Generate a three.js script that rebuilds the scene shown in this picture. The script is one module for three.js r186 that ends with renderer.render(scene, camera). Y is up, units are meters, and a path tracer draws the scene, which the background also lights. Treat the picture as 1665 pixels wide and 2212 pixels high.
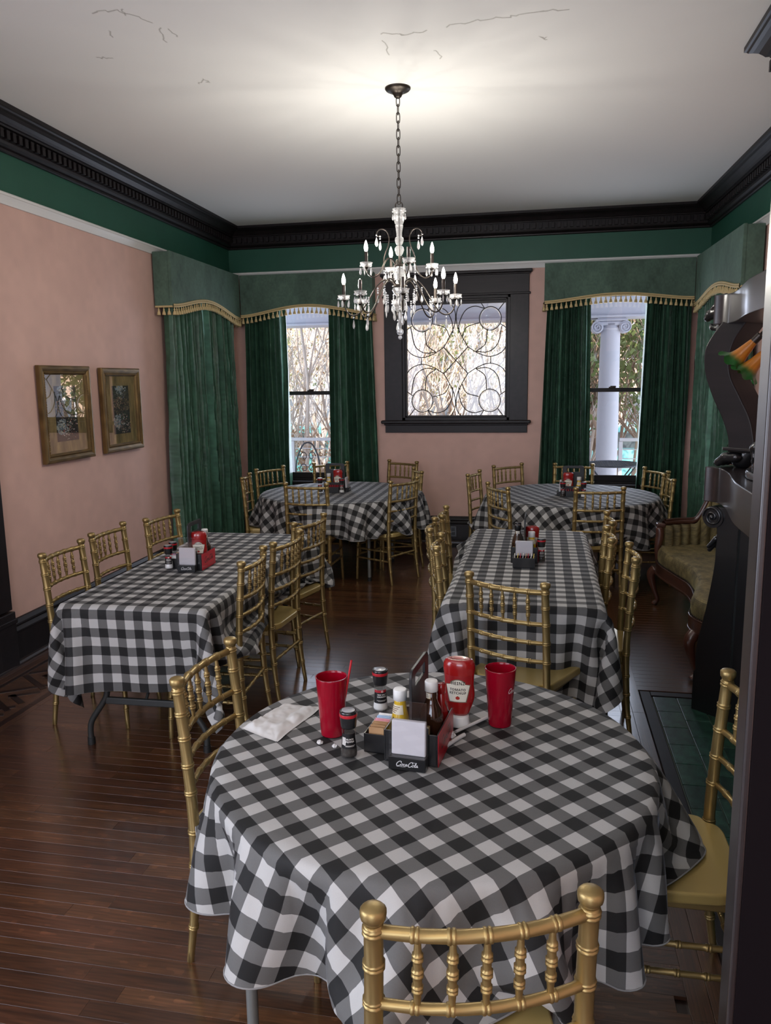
import * as THREE from 'three';
import { mergeGeometries, mergeVertices, toCreasedNormals } from 'three/addons/utils/BufferGeometryUtils.js';
import { RoundedBoxGeometry } from 'three/addons/geometries/RoundedBoxGeometry.js';
import { RectAreaLightUniformsLib } from 'three/addons/lights/RectAreaLightUniformsLib.js';
import { MarchingCubes } from 'three/addons/objects/MarchingCubes.js';

// ---------------------------------------------------------------- camera, sky, sun, exposure
RectAreaLightUniformsLib.init();
const renderer = new THREE.WebGLRenderer({ antialias: true });
renderer.toneMapping = THREE.LinearToneMapping;
renderer.toneMappingExposure = 1.5;
renderer.shadowMap.enabled = true;
const scene = new THREE.Scene();
const camera = new THREE.PerspectiveCamera(2 * Math.atan(1106 / 1700) * 180 / Math.PI, 1665 / 2212, 0.05, 200);
camera.position.set(0, 1.77, 0);
camera.rotation.order = 'YXZ';
camera.rotation.set(-9.54 * Math.PI / 180, 11.3 * Math.PI / 180, -0.78 * Math.PI / 180);
scene.background = new THREE.Color().setRGB(1.55, 1.7, 2.0);
const sun = new THREE.DirectionalLight(0xfff1dc, 8);
sun.position.set(9, 27, 12); sun.target.position.set(-1, 0, -14);
sun.castShadow = true; sun.shadow.mapSize.set(2048, 2048);
Object.assign(sun.shadow.camera, { left: -25, right: 25, top: 25, bottom: -25, near: 0.5, far: 80 });
scene.add(sun, sun.target);
// daylight of the left front-room window, and fill from an unseen added one behind
function dayWindow(x, y, z, w, h, tx, ty, tz, power) {
  const l = new THREE.RectAreaLight(0xdfe9ff, power, w, h);
  l.position.set(x, y, z); l.lookAt(tx, ty, tz); scene.add(l);
}
dayWindow(-3.02, 1.75, 0.1, 2.2, 2.2, 2, 1.2, -1.2, 3.2);
dayWindow(-0.6, 1.8, 3.3, 2.6, 2.2, -0.6, 1.9, -4, 2.1);  // fill light added behind the viewer, no such window known
// sky light that falls in through the two tall windows of the back wall
dayWindow(-2.53, 1.68, -8.47, 0.9, 1.86, -2.53, 1.9, 0, 3.0);
dayWindow(0.7, 1.68, -8.47, 0.9, 1.86, 0.7, 1.9, 0, 3.0);

const BULB = 0.28, FILL_GLOBE = 3.4; // candela of one chandelier bulb and of the fill globe added behind the viewer
// ---------------------------------------------------------------- small helpers
let seed = 7;
const rnd = () => { seed |= 0; seed = seed + 0x6D2B79F5 | 0; let t = Math.imul(seed ^ seed >>> 15, 1 | seed); t = t + Math.imul(t ^ t >>> 7, 61 | t) ^ t; return ((t ^ t >>> 14) >>> 0) / 4294967296; };
const rr = (a, b) => a + (b - a) * rnd();
const hash2 = (x, y) => { let h = Math.imul(x, 374761393) + Math.imul(y, 668265263) | 0; h = Math.imul(h ^ h >>> 13, 1274126177); return ((h ^ h >>> 16) >>> 0) / 4294967296; };
const vn = (x, y) => { const xi = Math.floor(x), yi = Math.floor(y), fx = x - xi, fy = y - yi, u = fx * fx * (3 - 2 * fx), v = fy * fy * (3 - 2 * fy); return (hash2(xi, yi) * (1 - u) + hash2(xi + 1, yi) * u) * (1 - v) + (hash2(xi, yi + 1) * (1 - u) + hash2(xi + 1, yi + 1) * u) * v; };
const fbm = (x, y, o = 4) => { let s = 0, a = .5; for (let i = 0; i < o; i++) { s += a * vn(x, y); x = x * 2.03 + 17; y = y * 2.03 + 31; a *= .5; } return s; };
const wrapN = (x, y, p, q) => { // tileable value noise
  const xi = Math.floor(x), yi = Math.floor(y), fx = x - xi, fy = y - yi, u = fx * fx * (3 - 2 * fx), v = fy * fy * (3 - 2 * fy), m = (a, n) => ((a % n) + n) % n;
  const h = (a, b) => hash2(m(a, p), m(b, q) + 977);
  return (h(xi, yi) * (1 - u) + h(xi + 1, yi) * u) * (1 - v) + (h(xi, yi + 1) * (1 - u) + h(xi + 1, yi + 1) * u) * v;
};
const lerp = (a, b, t) => a + (b - a) * t, clamp = (x, a, b) => Math.min(b, Math.max(a, x)), sstep = (a, b, x) => { const t = clamp((x - a) / (b - a), 0, 1); return t * t * (3 - 2 * t); };
const V = (x, y, z) => new THREE.Vector3(x, y, z);
const taken = new Map();
const numbered = (n) => { const k = taken.get(n) ?? 0; taken.set(n, k + 1); return k ? n + '_' + String(k).padStart(3, '0') : n; };
function mesh(name, geo, mat, parent) { const m = new THREE.Mesh(geo, mat); m.name = parent === scene || !parent ? numbered(name) : name; m.castShadow = m.receiveShadow = true; (parent ?? scene).add(m); return m; }
function thing(name, label, category, p = [0, 0, 0], turn = 0, group) { const g = new THREE.Group(); g.name = numbered(name); g.position.set(...p); g.rotation.y = turn; g.userData = { label, category }; if (group) g.userData.group = group; scene.add(g); return g; }
function solo(name, geo, mat, label, category, p, turn = 0, group) { const m = mesh(name, geo, mat, scene); if (p) m.position.set(...p); m.rotation.y = turn; m.userData = { label, category }; if (group) m.userData.group = group; return m; }
function struct(name, geo, mat, label, category = 'room') { const m = geo ? mesh(name, geo, mat, scene) : new THREE.Group(); if (!geo) { m.name = numbered(name); scene.add(m); } m.userData = { kind: 'structure', label, category }; return m; }
function copyOf(o, label) { const c = o.clone(); c.name = numbered(o.name.replace(/_\d{3}$/, '')); c.userData = { ...o.userData }; if (label) c.userData.label = label; scene.add(c); return c; }
const box = (w, h, d, x = 0, y = 0, z = 0) => new THREE.BoxGeometry(w, h, d).translate(x, y, z);
const rbox = (w, h, d, r = .005, x = 0, y = 0, z = 0, s = 2) => new RoundedBoxGeometry(w, h, d, s, Math.min(r, w / 2.01, h / 2.01, d / 2.01)).translate(x, y, z);
const span = (x0, x1, y0, y1, z0, z1) => box(x1 - x0, y1 - y0, z1 - z0, (x0 + x1) / 2, (y0 + y1) / 2, (z0 + z1) / 2);
const lathe = (pts, n = 24) => new THREE.LatheGeometry(pts.map((p) => new THREE.Vector2(p[0], p[1])), n);
const cyl = (r0, r1, h, n = 16) => new THREE.CylinderGeometry(r1, r0, h, n).translate(0, h / 2, 0);
const merge = (a) => mergeGeometries(a.map((g) => { const k = g.index ? g.toNonIndexed() : g; for (const n of Object.keys(k.attributes)) if (!['position', 'normal', 'uv'].includes(n)) k.deleteAttribute(n); return k; }));
const catmull = (pts, closed = false, tension = .5) => new THREE.CatmullRomCurve3(pts.map((p) => p.isVector3 ? p : V(...p)), closed, 'catmullrom', tension);
const tube = (pts, r, n = 32, m = 8, closed = false) => new THREE.TubeGeometry(catmull(pts, closed), n, r, m, closed);
function extrude(poly, depth, bevel = 0, seg = 2) { const s = poly instanceof THREE.Shape ? poly : new THREE.Shape(poly.map((p) => new THREE.Vector2(p[0], p[1]))); return new THREE.ExtrudeGeometry(s, { depth, bevelEnabled: bevel > 0, bevelSize: bevel, bevelThickness: bevel, bevelSegments: seg, curveSegments: 16 }); }
/** moulding: the profile [[d, y]...] swept along the segment a -> b in plan ([x, z]); d is measured to the left-hand normal n = (dz, -dx) */
function moulding(profile, a, b) {
  const dx = b[0] - a[0], dz = b[1] - a[1], L = Math.hypot(dx, dz), ux = dx / L, uz = dz / L, nx = uz, nz = -ux;
  const g = extrude(profile, L); const p = g.attributes.position;
  for (let i = 0; i < p.count; i++) { const d = p.getX(i), y = p.getY(i), s = p.getZ(i); p.setXYZ(i, a[0] + ux * s + nx * d, y, a[1] + uz * s + nz * d); }
  // the mapping (d, y, s) -> (n, up, u) keeps or flips handedness: make the faces point outwards
  const v = V(nx, 0, nz).cross(V(0, 1, 0)); if (v.x * ux + v.z * uz < 0) { const q = g.attributes.position.array; for (let i = 0; i < q.length; i += 9) for (let k = 0; k < 3; k++) { const t = q[i + k]; q[i + k] = q[i + 3 + k]; q[i + 3 + k] = t; } }
  g.computeVertexNormals(); return g;
}
/** a round bar of varying radius along a curve; rings = [[t, height, width]...] are turned bamboo rings */
function turned(pts, rad, rings = [], sides = 10, base = 14) {
  const c = catmull(pts), L = c.getLength(), ts = new Set(); for (let i = 0; i <= base; i++) ts.add(i / base);
  for (const [t, , w] of rings) for (const k of [-1, -.55, 0, .55, 1]) { const q = t + k * w / L; if (q > 0 && q < 1) ts.add(q); }
  const T = [...ts].sort((a, b) => a - b), pos = [], idx = []; const up = V(0.13, .2, 1).normalize();
  T.forEach((t) => {
    const p = c.getPointAt(t), d = c.getTangentAt(t), a = V().crossVectors(d, Math.abs(d.dot(up)) > .95 ? V(1, 0, 0) : up).normalize(), b = V().crossVectors(d, a);
    let r = typeof rad === 'function' ? rad(t) : rad; for (const [rt, h, w] of rings) { const q = Math.abs(t - rt) * L / w; if (q < 1) r += h * Math.sqrt(1 - q * q); }
    for (let k = 0; k < sides; k++) { const f = k / sides * Math.PI * 2; pos.push(p.x + r * (a.x * Math.cos(f) + b.x * Math.sin(f)), p.y + r * (a.y * Math.cos(f) + b.y * Math.sin(f)), p.z + r * (a.z * Math.cos(f) + b.z * Math.sin(f))); }
  });
  for (let i = 0; i < T.length - 1; i++) for (let k = 0; k < sides; k++) { const a = i * sides + k, b = i * sides + (k + 1) % sides; idx.push(a, a + sides, b, b, a + sides, b + sides); }
  for (const [o, f] of [[0, 1], [(T.length - 1) * sides, 0]]) for (let k = 1; k < sides - 1; k++) f ? idx.push(o, o + k, o + k + 1) : idx.push(o, o + k + 1, o + k);
  const g = new THREE.BufferGeometry(); g.setAttribute('position', new THREE.Float32BufferAttribute(pos, 3)); g.setIndex(idx); g.setAttribute('uv', new THREE.Float32BufferAttribute(new Float32Array(pos.length / 3 * 2), 2)); g.computeVertexNormals();
  return g;
}
/** a grid surface f(u, v) -> [x, y, z], uvf(u, v) -> [s, t] */
function sheet(f, nu, nv, uvf = (u, v) => [u, v]) {
  const pos = [], uv = [], idx = [];
  for (let j = 0; j <= nv; j++) for (let i = 0; i <= nu; i++) { pos.push(...f(i / nu, j / nv)); uv.push(...uvf(i / nu, j / nv)); }
  for (let j = 0; j < nv; j++) for (let i = 0; i < nu; i++) { const a = j * (nu + 1) + i, b = a + 1, c = a + nu + 1, d = c + 1; idx.push(a, b, c, b, d, c); }
  const g = new THREE.BufferGeometry(); g.setAttribute('position', new THREE.Float32BufferAttribute(pos, 3)); g.setAttribute('uv', new THREE.Float32BufferAttribute(uv, 2)); g.setIndex(idx); g.computeVertexNormals(); return g;
}
/** uv in metres from the dominant axis of each face */
function metreUV(g, s = 1) {
  const k = g.index ? g.toNonIndexed() : g, p = k.attributes.position, n = p.count, uv = new Float32Array(n * 2); k.computeVertexNormals(); const N = k.attributes.normal;
  for (let i = 0; i < n; i++) { const ax = Math.abs(N.getX(i)), ay = Math.abs(N.getY(i)), az = Math.abs(N.getZ(i)); let a, b; if (ay >= ax && ay >= az) { a = p.getX(i); b = p.getZ(i); } else if (ax >= az) { a = p.getZ(i); b = p.getY(i); } else { a = p.getX(i); b = p.getY(i); } uv[2 * i] = a * s; uv[2 * i + 1] = b * s; }
  k.setAttribute('uv', new THREE.BufferAttribute(uv, 2)); return k;
}
// ---------------------------------------------------------------- textures and materials
function tex(w, h, f, srgb = true, rep = [1, 1]) {
  const d = new Uint8Array(w * h * 4); for (let y = 0; y < h; y++) for (let x = 0; x < w; x++) { const c = f(x / w, y / h, x, y), i = (y * w + x) * 4; d[i] = clamp(c[0], 0, 255); d[i + 1] = clamp(c[1], 0, 255); d[i + 2] = clamp(c[2], 0, 255); d[i + 3] = 255; }
  const t = new THREE.DataTexture(d, w, h); if (srgb) t.colorSpace = THREE.SRGBColorSpace; t.wrapS = t.wrapT = THREE.RepeatWrapping; t.magFilter = THREE.LinearFilter; t.minFilter = THREE.LinearMipmapLinearFilter; t.generateMipmaps = true; t.repeat.set(...rep); t.needsUpdate = true; return t;
}
const gray = (v) => [v, v, v];
function canvasTex(w, h, draw) { const c = document.createElement('canvas'); c.width = w; c.height = h; const x = c.getContext('2d'); draw(x, w, h); const t = new THREE.CanvasTexture(c); t.colorSpace = THREE.SRGBColorSpace; t.anisotropy = 8; return t; }
const std = (o) => new THREE.MeshStandardMaterial(o), phy = (o) => new THREE.MeshPhysicalMaterial(o);
const rgb = (r, g, b) => new THREE.Color().setRGB(r, g, b);
const M = {};
const grainTex = tex(1024, 256, (u, v) => { const a = wrapN(u * 10, v * 64, 10, 64), b = wrapN(u * 36, v * 160, 36, 160), c = wrapN(u * 4 + 3 * 1, v * 14, 4, 14), w = wrapN(u * 5, v * 9, 5, 9); const rg = .5 + .5 * Math.sin((v * 30 + w * 3.2) * 6.283); const fl = wrapN(u * 46, v * 26, 46, 26) > .8 && c > .55 ? 34 : 0; const k = 150 + 34 * (a - .5) + 42 * (b - .5) + 40 * (c - .5) + 20 * (rg - .5) + fl; return [k, k * .97, k * .93]; });
const grainBump = tex(512, 256, (u, v) => gray(128 + 90 * (wrapN(u * 14, v * 110, 14, 110) - .5)), false);
const trimTex = tex(512, 512, (u, v) => { const k = 190 + 60 * (wrapN(u * 6, v * 60, 6, 60) - .5) + 50 * (wrapN(u * 9, v * 9, 9, 9) - .5); return [k, k, k]; });
const plasterBump = tex(512, 512, (u, v) => gray(128 + 60 * (wrapN(u * 24, v * 24, 24, 24) - .5) + 40 * (wrapN(u * 90, v * 90, 90, 90) - .5)), false);
const paintTex = tex(512, 512, (u, v) => { const k = 244 + 10 * (wrapN(u * 5, v * 5, 5, 5) - .5) + 8 * (wrapN(u * 17, v * 17, 17, 17) - .5); return gray(k); });
M.floorTones = [[.205, .082, .036], [.235, .098, .044], [.175, .068, .032], [.27, .12, .055], [.195, .076, .039]].map((c) => phy({ color: rgb(...c), map: grainTex, roughness: .34, bumpMap: grainBump, bumpScale: .0004, clearcoat: 1, clearcoatRoughness: .17 }));
M.inlay = phy({ color: rgb(.055, .022, .014), map: grainTex, roughness: .35, clearcoat: .5, clearcoatRoughness: .22 });
M.trim = phy({ color: rgb(.0155, .0095, .0105), map: trimTex, roughness: .5, specularIntensity: .6, clearcoat: .15, clearcoatRoughness: .25 });
M.door = phy({ color: rgb(.006, .004, .005), roughness: .75, specularIntensity: .15 });  // face colour darkened to stand in for its unlit side
M.doorEdge = phy({ color: rgb(.02, .013, .014), map: trimTex, roughness: .4, clearcoat: 1, clearcoatRoughness: .3 });
M.mantel = phy({ color: rgb(.03, .018, .019), map: trimTex, roughness: .4, clearcoat: .8, clearcoatRoughness: .18 });
M.peach = std({ color: rgb(.73, .475, .40), map: paintTex, roughness: .72, bumpMap: plasterBump, bumpScale: .0012 });
M.green = std({ color: rgb(.014, .095, .058), map: paintTex, roughness: .55, bumpMap: plasterBump, bumpScale: .0008 });
M.rail = std({ color: rgb(.74, .74, .72), roughness: .45 });
M.whitePaint = std({ color: rgb(.72, .75, .82), roughness: .6 });
M.gold = phy({ color: rgb(.36, .26, .105), metalness: .75, roughness: .37, bumpMap: tex(256, 256, (u, v, x, y) => gray(255 * hash2(x, y)), false), bumpScale: .0001 });
M.goldSeat = phy({ color: rgb(.50, .375, .135), metalness: .4, roughness: .34, clearcoat: .35, clearcoatRoughness: .25 });
M.glass = phy({ color: 0xffffff, transmission: 1, thickness: 0, roughness: 0, ior: 1.5 });
M.steel = std({ color: rgb(.22, .23, .22), metalness: .5, roughness: .45 });
M.blackRubber = std({ color: rgb(.012, .012, .012), roughness: .6 });
M.tableTop = std({ color: rgb(.5, .5, .48), roughness: .6 });
const weave = tex(256, 256, (u, v, x, y) => { // gingham, one white and one black stripe each way, mixed threads where they cross
  const a = u < .5 ? 1 : 0, b = v < .5 ? 1 : 0, tw = ((x + y) >> 1) & 1, n = (hash2(x, y) - .5) * 10; let k = a && b ? 174 : (!a && !b ? 11 : (tw ? 101 : 84)); k += n; return [k, k * .995, k * .98]; });
weave.minFilter = THREE.LinearMipmapLinearFilter;
const weaveBump = tex(256, 256, (u, v, x, y) => gray(((x + y) % 6) * 40), false);
M.gingham = phy({ map: weave, roughness: .78, side: THREE.DoubleSide, bumpMap: weaveBump, bumpScale: .0001, sheen: .3, sheenRoughness: .4, sheenColor: rgb(.85, .9, 1) });
const velvetTex = tex(512, 512, (u, v) => { const k = 190 + 70 * (wrapN(u * 10, v * 10, 10, 10) - .5) + 50 * (wrapN(u * 31, v * 23, 31, 23) - .5) + 40 * (wrapN(u * 90, v * 70, 90, 70) - .5); return [k, k, k]; });
const velvetBump = tex(512, 512, (u, v) => gray(128 + 110 * (wrapN(u * 14, v * 26, 14, 26) - .5) + 70 * (wrapN(u * 40, v * 60, 40, 60) - .5)), false);
const pelmetTex = tex(512, 512, (u, v) => { const k = 198 + 46 * (wrapN(u * 6, v * 5, 6, 5) - .5) + 26 * (wrapN(u * 19, v * 13, 19, 13) - .5) + 24 * (wrapN(u * 80, v * 60, 80, 60) - .5); return [k, k, k]; });
const velvetFine = tex(512, 512, (u, v) => { const k = 205 + 50 * (wrapN(u * 16, v * 9, 16, 9) - .5) + 40 * (wrapN(u * 60, v * 40, 60, 40) - .5); return [k, k, k]; });
M.velvet = phy({ color: rgb(.08, .2, .125), map: velvetFine, roughness: .4, side: THREE.DoubleSide, bumpMap: velvetBump, bumpScale: .006, sheen: .15, sheenRoughness: .25, sheenColor: rgb(.6, 1, .75) });
M.pelmet = phy({ color: rgb(.125, .215, .158), map: pelmetTex, roughness: .8, sheen: 1, sheenRoughness: .5, sheenColor: rgb(.5, .72, .58) });
M.fringe = std({ color: rgb(.60, .46, .23), roughness: .75 });
M.olive = phy({ color: rgb(.235, .185, .075), map: velvetTex, roughness: .8, sheen: .8, sheenRoughness: .45, sheenColor: rgb(.55, .5, .25) });
M.mahogany = phy({ color: rgb(.10, .035, .022), map: trimTex, roughness: .35, clearcoat: .7, clearcoatRoughness: .15 });
M.black = std({ color: rgb(.011, .011, .012), roughness: .42 });
M.blackGloss = phy({ color: rgb(.009, .009, .01), roughness: .3, clearcoat: .6, clearcoatRoughness: .12 });
M.iron = std({ color: rgb(.02, .02, .022), metalness: .6, roughness: .5 });
M.bronze = std({ color: rgb(.055, .045, .038), metalness: .85, roughness: .38 });
M.paper = std({ color: rgb(.6, .59, .57), roughness: .85, side: THREE.DoubleSide });
M.redPlastic = phy({ color: rgb(.5, .004, .028), transmission: .55, thickness: 0, roughness: .18, ior: 1.45, side: THREE.DoubleSide });
M.redOpaque = std({ color: rgb(.42, .012, .02), roughness: .4 });
M.ketchup = phy({ color: rgb(.30, .008, .008), roughness: .25, clearcoat: .8, clearcoatRoughness: .08 });
M.mustard = phy({ color: rgb(.62, .40, .012), roughness: .3, clearcoat: .7, clearcoatRoughness: .1 });
M.brownGlass = phy({ color: rgb(.03, .012, .006), roughness: .12, clearcoat: 1, clearcoatRoughness: .04 });
M.whiteCap = std({ color: rgb(.74, .74, .72), roughness: .4 });
M.clearSolid = phy({ color: 0xffffff, transmission: 1, thickness: .01, roughness: .02, ior: 1.5 });
M.salt = std({ color: rgb(.72, .72, .7), roughness: .9 });
M.pepper = std({ color: rgb(.03, .025, .02), roughness: .9 });
const tileTex = tex(256, 256, (u, v) => { const k = 200 + 80 * (wrapN(u * 6, v * 6, 6, 6) - .5) + 50 * (wrapN(u * 22, v * 22, 22, 22) - .5); return [k * .95, k, k * .98]; });
M.tiles = [[.028, .085, .062], [.036, .10, .075], [.022, .066, .052], [.032, .09, .058]].map((c) => phy({ color: rgb(...c), map: tileTex, roughness: .3, clearcoat: .6, clearcoatRoughness: .15 }));
M.grout = std({ color: rgb(.12, .14, .12), roughness: .9 });
M.crystal = phy({ color: 0xffffff, transmission: .72, thickness: .02, roughness: .03, ior: 1.6 });
M.crystalShell = phy({ color: 0xffffff, transmission: .86, thickness: 0, roughness: .04, ior: 1.6 });
M.bulb = std({ color: 0xffffff, emissive: rgb(1, .97, .88), emissiveIntensity: 5, roughness: .3 });
// ---------------------------------------------------------------- the room
const ZB = -8.45, ZN = 3.6, HC = 3.4;                     // back wall, far end of the front room, ceiling
const xl = (z) => -3.3 + (z + 4.6) * .026, xrt = (z) => 1.58 + (z + 8.45) * .025;
const WT = .22;
function openWall(name, label, x0, x1, y0, y1, zf, holes, mat, dz = -WT) { // a wall in the plane z = zf with rectangular holes
  const s = new THREE.Shape([[x0, y0], [x1, y0], [x1, y1], [x0, y1]].map((p) => new THREE.Vector2(...p)));
  for (const [a, b, c, d] of holes) s.holes.push(new THREE.Path([[a, c], [a, d], [b, d], [b, c]].map((p) => new THREE.Vector2(...p))));
  const g = new THREE.ExtrudeGeometry(s, { depth: Math.abs(dz), bevelEnabled: false }); g.translate(0, 0, dz < 0 ? zf + dz : zf); return struct(name, metreUV(g), mat, label, 'wall');
}
const W1 = [-3.04, -2.02, .66, 2.66], W2 = [-1.485, -.343, 1.333, 2.622], W3 = [.19, 1.21, .66, 2.66];
const wallBack = openWall('wall_back', 'peach painted back wall with three windows below a green frieze', -3.62, 1.82, -.3, 3.6, ZB, [W1, W2, W3], M.peach);
function sideWall(name, label, xf, z0, z1, holes, out) { // follows xf(z); built in its own frame and turned
  const g = new THREE.Shape([[z0, -.3], [z1, -.3], [z1, 3.6], [z0, 3.6]].map((p) => new THREE.Vector2(...p)));
  for (const [a, b, c, d] of holes) g.holes.push(new THREE.Path([[a, c], [a, d], [b, d], [b, c]].map((p) => new THREE.Vector2(...p))));
  const e = new THREE.ExtrudeGeometry(g, { depth: WT, bevelEnabled: false }), p = e.attributes.position;
  for (let i = 0; i < p.count; i++) { const z = p.getX(i), y = p.getY(i), d = p.getZ(i); p.setXYZ(i, out < 0 ? xf(z) - WT + d : xf(z) + d, y, z); }
  if (true) { const q = p.array; for (let i = 0; i < q.length; i += 9) for (let k = 0; k < 3; k++) { const t = q[i + k]; q[i + k] = q[i + 3 + k]; q[i + 3 + k] = t; } }
  return struct(name, metreUV(e), M.peach, label, 'wall');
}
const wallLeft = sideWall('wall_left', 'peach painted left wall with two framed pictures', xl, ZB - WT, ZN + WT, [[-7.9, -6.9, .66, 2.66], [-1.1, 1.3, .6, 2.9]], -1);
const wallRight = sideWall('wall_right', 'peach painted right wall behind the green curtains', xrt, ZB - WT, ZN + WT, [[-7.86, -6.86, .66, 2.66]], 1);
openWall('wall_front', 'peach wall of the front room behind the viewer', -3.5, 2.1, -.3, 3.6, ZN, [[-2, .8, .7, 2.9]], M.peach, WT);
// chimney breast on the right
const BX = 1.15, BZ0 = -4.4, BZ1 = -1.5;
struct('wall_chimney_breast', metreUV(span(BX, 1.95, -.05, 3.45, BZ0, BZ1)), M.peach, 'peach chimney breast that carries the fireplace', 'wall');
// ceiling: plaster with hairline cracks and old patches
const cracksPx = [[[197, 27], [255, 22], [330, 47]], [[262, 20], [270, 32]], [[350, 60], [357, 92]], [[365, 62], [382, 80]], [[236, 66], [245, 80]], [[820, 72], [870, 74], [925, 66]], [[960, 58], [1030, 44], [1100, 36], [1170, 24], [1225, 22]], [[430, 182], [440, 172], [452, 178]], [[210, 125], [240, 124]], [[1170, 80], [1180, 88]], [[940, 108], [952, 126]], [[828, 85], [842, 120]]];
const CW = 5.4, CL = 12.2, CX0 = -3.6, CZ0 = ZB - .1;
const crackWorld = (() => { const R = new THREE.Matrix4().makeRotationFromEuler(camera.rotation); return cracksPx.map((l) => l.map(([x, y]) => { const d = V((x - 832.5) / 1700, -(y - 1106) / 1700, -1).applyMatrix4(R); const t = (HC - 1.77) / d.y; return [d.x * t, d.z * t]; })); })();
function ceilCanvas(ground, line, width) { return canvasTex(1536, 2048, (x, w, h) => {
  x.fillStyle = ground; x.fillRect(0, 0, w, h); const m = ([a, b]) => [(a - CX0) / CW * w, (b - CZ0) / CL * h];
  x.strokeStyle = line; x.lineWidth = width; seed = 77;
  for (const l of crackWorld) { x.beginPath(); for (let i = 0; i < l.length - 1; i++) for (let k = 0; k <= 6; k++) { const p = m([lerp(l[i][0], l[i + 1][0], k / 6) + rr(-.012, .012), lerp(l[i][1], l[i + 1][1], k / 6) + rr(-.012, .012)]); (i + k) ? x.lineTo(...p) : x.moveTo(...p); } x.stroke(); }
}); }
const ceilMat = std({ map: ceilCanvas('rgb(243,242,238)', 'rgba(150,146,138,.8)', 1.1), roughness: .85, bumpMap: plasterBump, bumpScale: .001 });
{ const cm = ceilMat.bumpMap.clone(); cm.repeat.set(3, 6); cm.needsUpdate = true; ceilMat.bumpMap = cm; }
{ const g = span(CX0, CX0 + CW, HC, HC + .2, CZ0, CZ0 + CL), p = g.attributes.position, uv = g.attributes.uv; for (let i = 0; i < p.count; i++) uv.setXY(i, (p.getX(i) - CX0) / CW, 1 - (p.getZ(i) - CZ0) / CL); struct('ceiling', g, ceilMat, 'off-white plaster ceiling with hairline cracks', 'ceiling'); }
struct('roof', span(-3.9, 2.2, 3.62, 3.75, ZB - .3, ZN + .3), M.whitePaint, 'flat roof deck above the ceiling', 'roof');

// green frieze, white picture rail, crown moulding with dentils, baseboards
const YR0 = 2.872, YR1 = 2.94, YC = 3.183;
const runs = { // inner wall lines, [a, b] in plan so that the left-hand normal points into the room
  left: [[xl(ZN), ZN], [xl(ZB), ZB]], back: [[xl(ZB), ZB], [xrt(ZB), ZB]], right: [[xrt(ZB), ZB], [xrt(BZ0), BZ0]],
  breast_side: [[xrt(BZ0), BZ0], [BX, BZ0]], breast: [[BX, BZ0], [BX, BZ1]],
};
const inward = (a, b) => { const L = Math.hypot(b[0] - a[0], b[1] - a[1]); return [(b[1] - a[1]) / L, -(b[0] - a[0]) / L]; };
function run(k) { let [a, b] = runs[k]; const n = inward(a, b), mid = [(a[0] + b[0]) / 2, (a[1] + b[1]) / 2], want = { left: [1, 0], back: [0, 1], right: [-1, 0], breast_side: [0, -1], breast: [-1, 0] }[k]; if (n[0] * want[0] + n[1] * want[1] < 0) [a, b] = [b, a]; return [a, b]; }
const crownP = [[0, 3.183], [.02, 3.183], [.028, 3.189], [.03, 3.198], [.024, 3.206], [.034, 3.21], [.05, 3.222], [.056, 3.236], [.056, 3.306], [.084, 3.306], [.088, 3.316], [.102, 3.318], [.112, 3.33], [.128, 3.346], [.15, 3.358], [.168, 3.364], [.176, 3.372], [.186, 3.376], [.186, 3.3995], [0, 3.3995]];
const railP = [[0, YR0], [.012, YR0], [.016, YR0 + .012], [.024, YR0 + .03], [.034, YR0 + .046], [.04, YR0 + .05], [.04, YR1 - .006], [.034, YR1], [0, YR1]];
const baseP = [[0, 0], [.03, 0], [.03, .012], [.024, .02], [.024, .205], [.034, .212], [.036, .222], [.03, .23], [.02, .244], [.03, .256], [.028, .266], [.012, .288], [0, .292]];
const shoeP = [[.02, 0], [.052, 0], [.05, .012], [.04, .024], [.02, .03]];
const dentilG = rbox(.032, .052, .03, .002);
let trimNo = 0, baseLabel = { left: 'left wall', back: 'back wall', right: 'right wall', breast: 'chimney breast', breast_side: 'far side of the chimney breast' };
for (const k of Object.keys(runs)) {
  const [a, b] = run(k), n = inward(a, b), L = Math.hypot(b[0] - a[0], b[1] - a[1]), u = [(b[0] - a[0]) / L, (b[1] - a[1]) / L];
  const fz = struct('trim_' + ++trimNo, metreUV(moulding([[0, YR1 - .01], [.004, YR1 - .01], [.004, YC + .02], [0, YC + .02]], a, b)), M.green, 'dark green painted frieze along the top of the ' + baseLabel[k], 'frieze');
  const cr = struct('trim_' + ++trimNo, moulding(crownP, a, b), M.trim, 'black crown moulding with dentils along the ' + baseLabel[k], 'crown moulding');
  const nd = Math.floor(L / .061);
  for (let i = 0; i < nd; i++) { const s = .02 + (i + .5) * .061, x = a[0] + u[0] * s + n[0] * .071, z = a[1] + u[1] * s + n[1] * .071; if (k === 'left' && z > -4.2 || k === 'right' && z > -5.6 || k === 'breast' && z > -3.8 || s > L - .06) continue; const d = mesh('dentil', dentilG, M.trim, cr); d.position.set(x, 3.268, z); d.rotation.y = Math.atan2(n[0], n[1]); }
  const skip = k === 'breast';
  if (!skip) {
    struct('trim_' + ++trimNo, moulding(railP, a, b), M.rail, 'white picture rail along the ' + baseLabel[k], 'picture rail');
    const bb = struct('baseboard_' + k, moulding(baseP, a, b), M.trim, 'tall black moulded baseboard on the ' + baseLabel[k], 'baseboard');
    mesh('shoe_moulding', moulding(shoeP, a, b), M.inlay, bb);
  }
}
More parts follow.
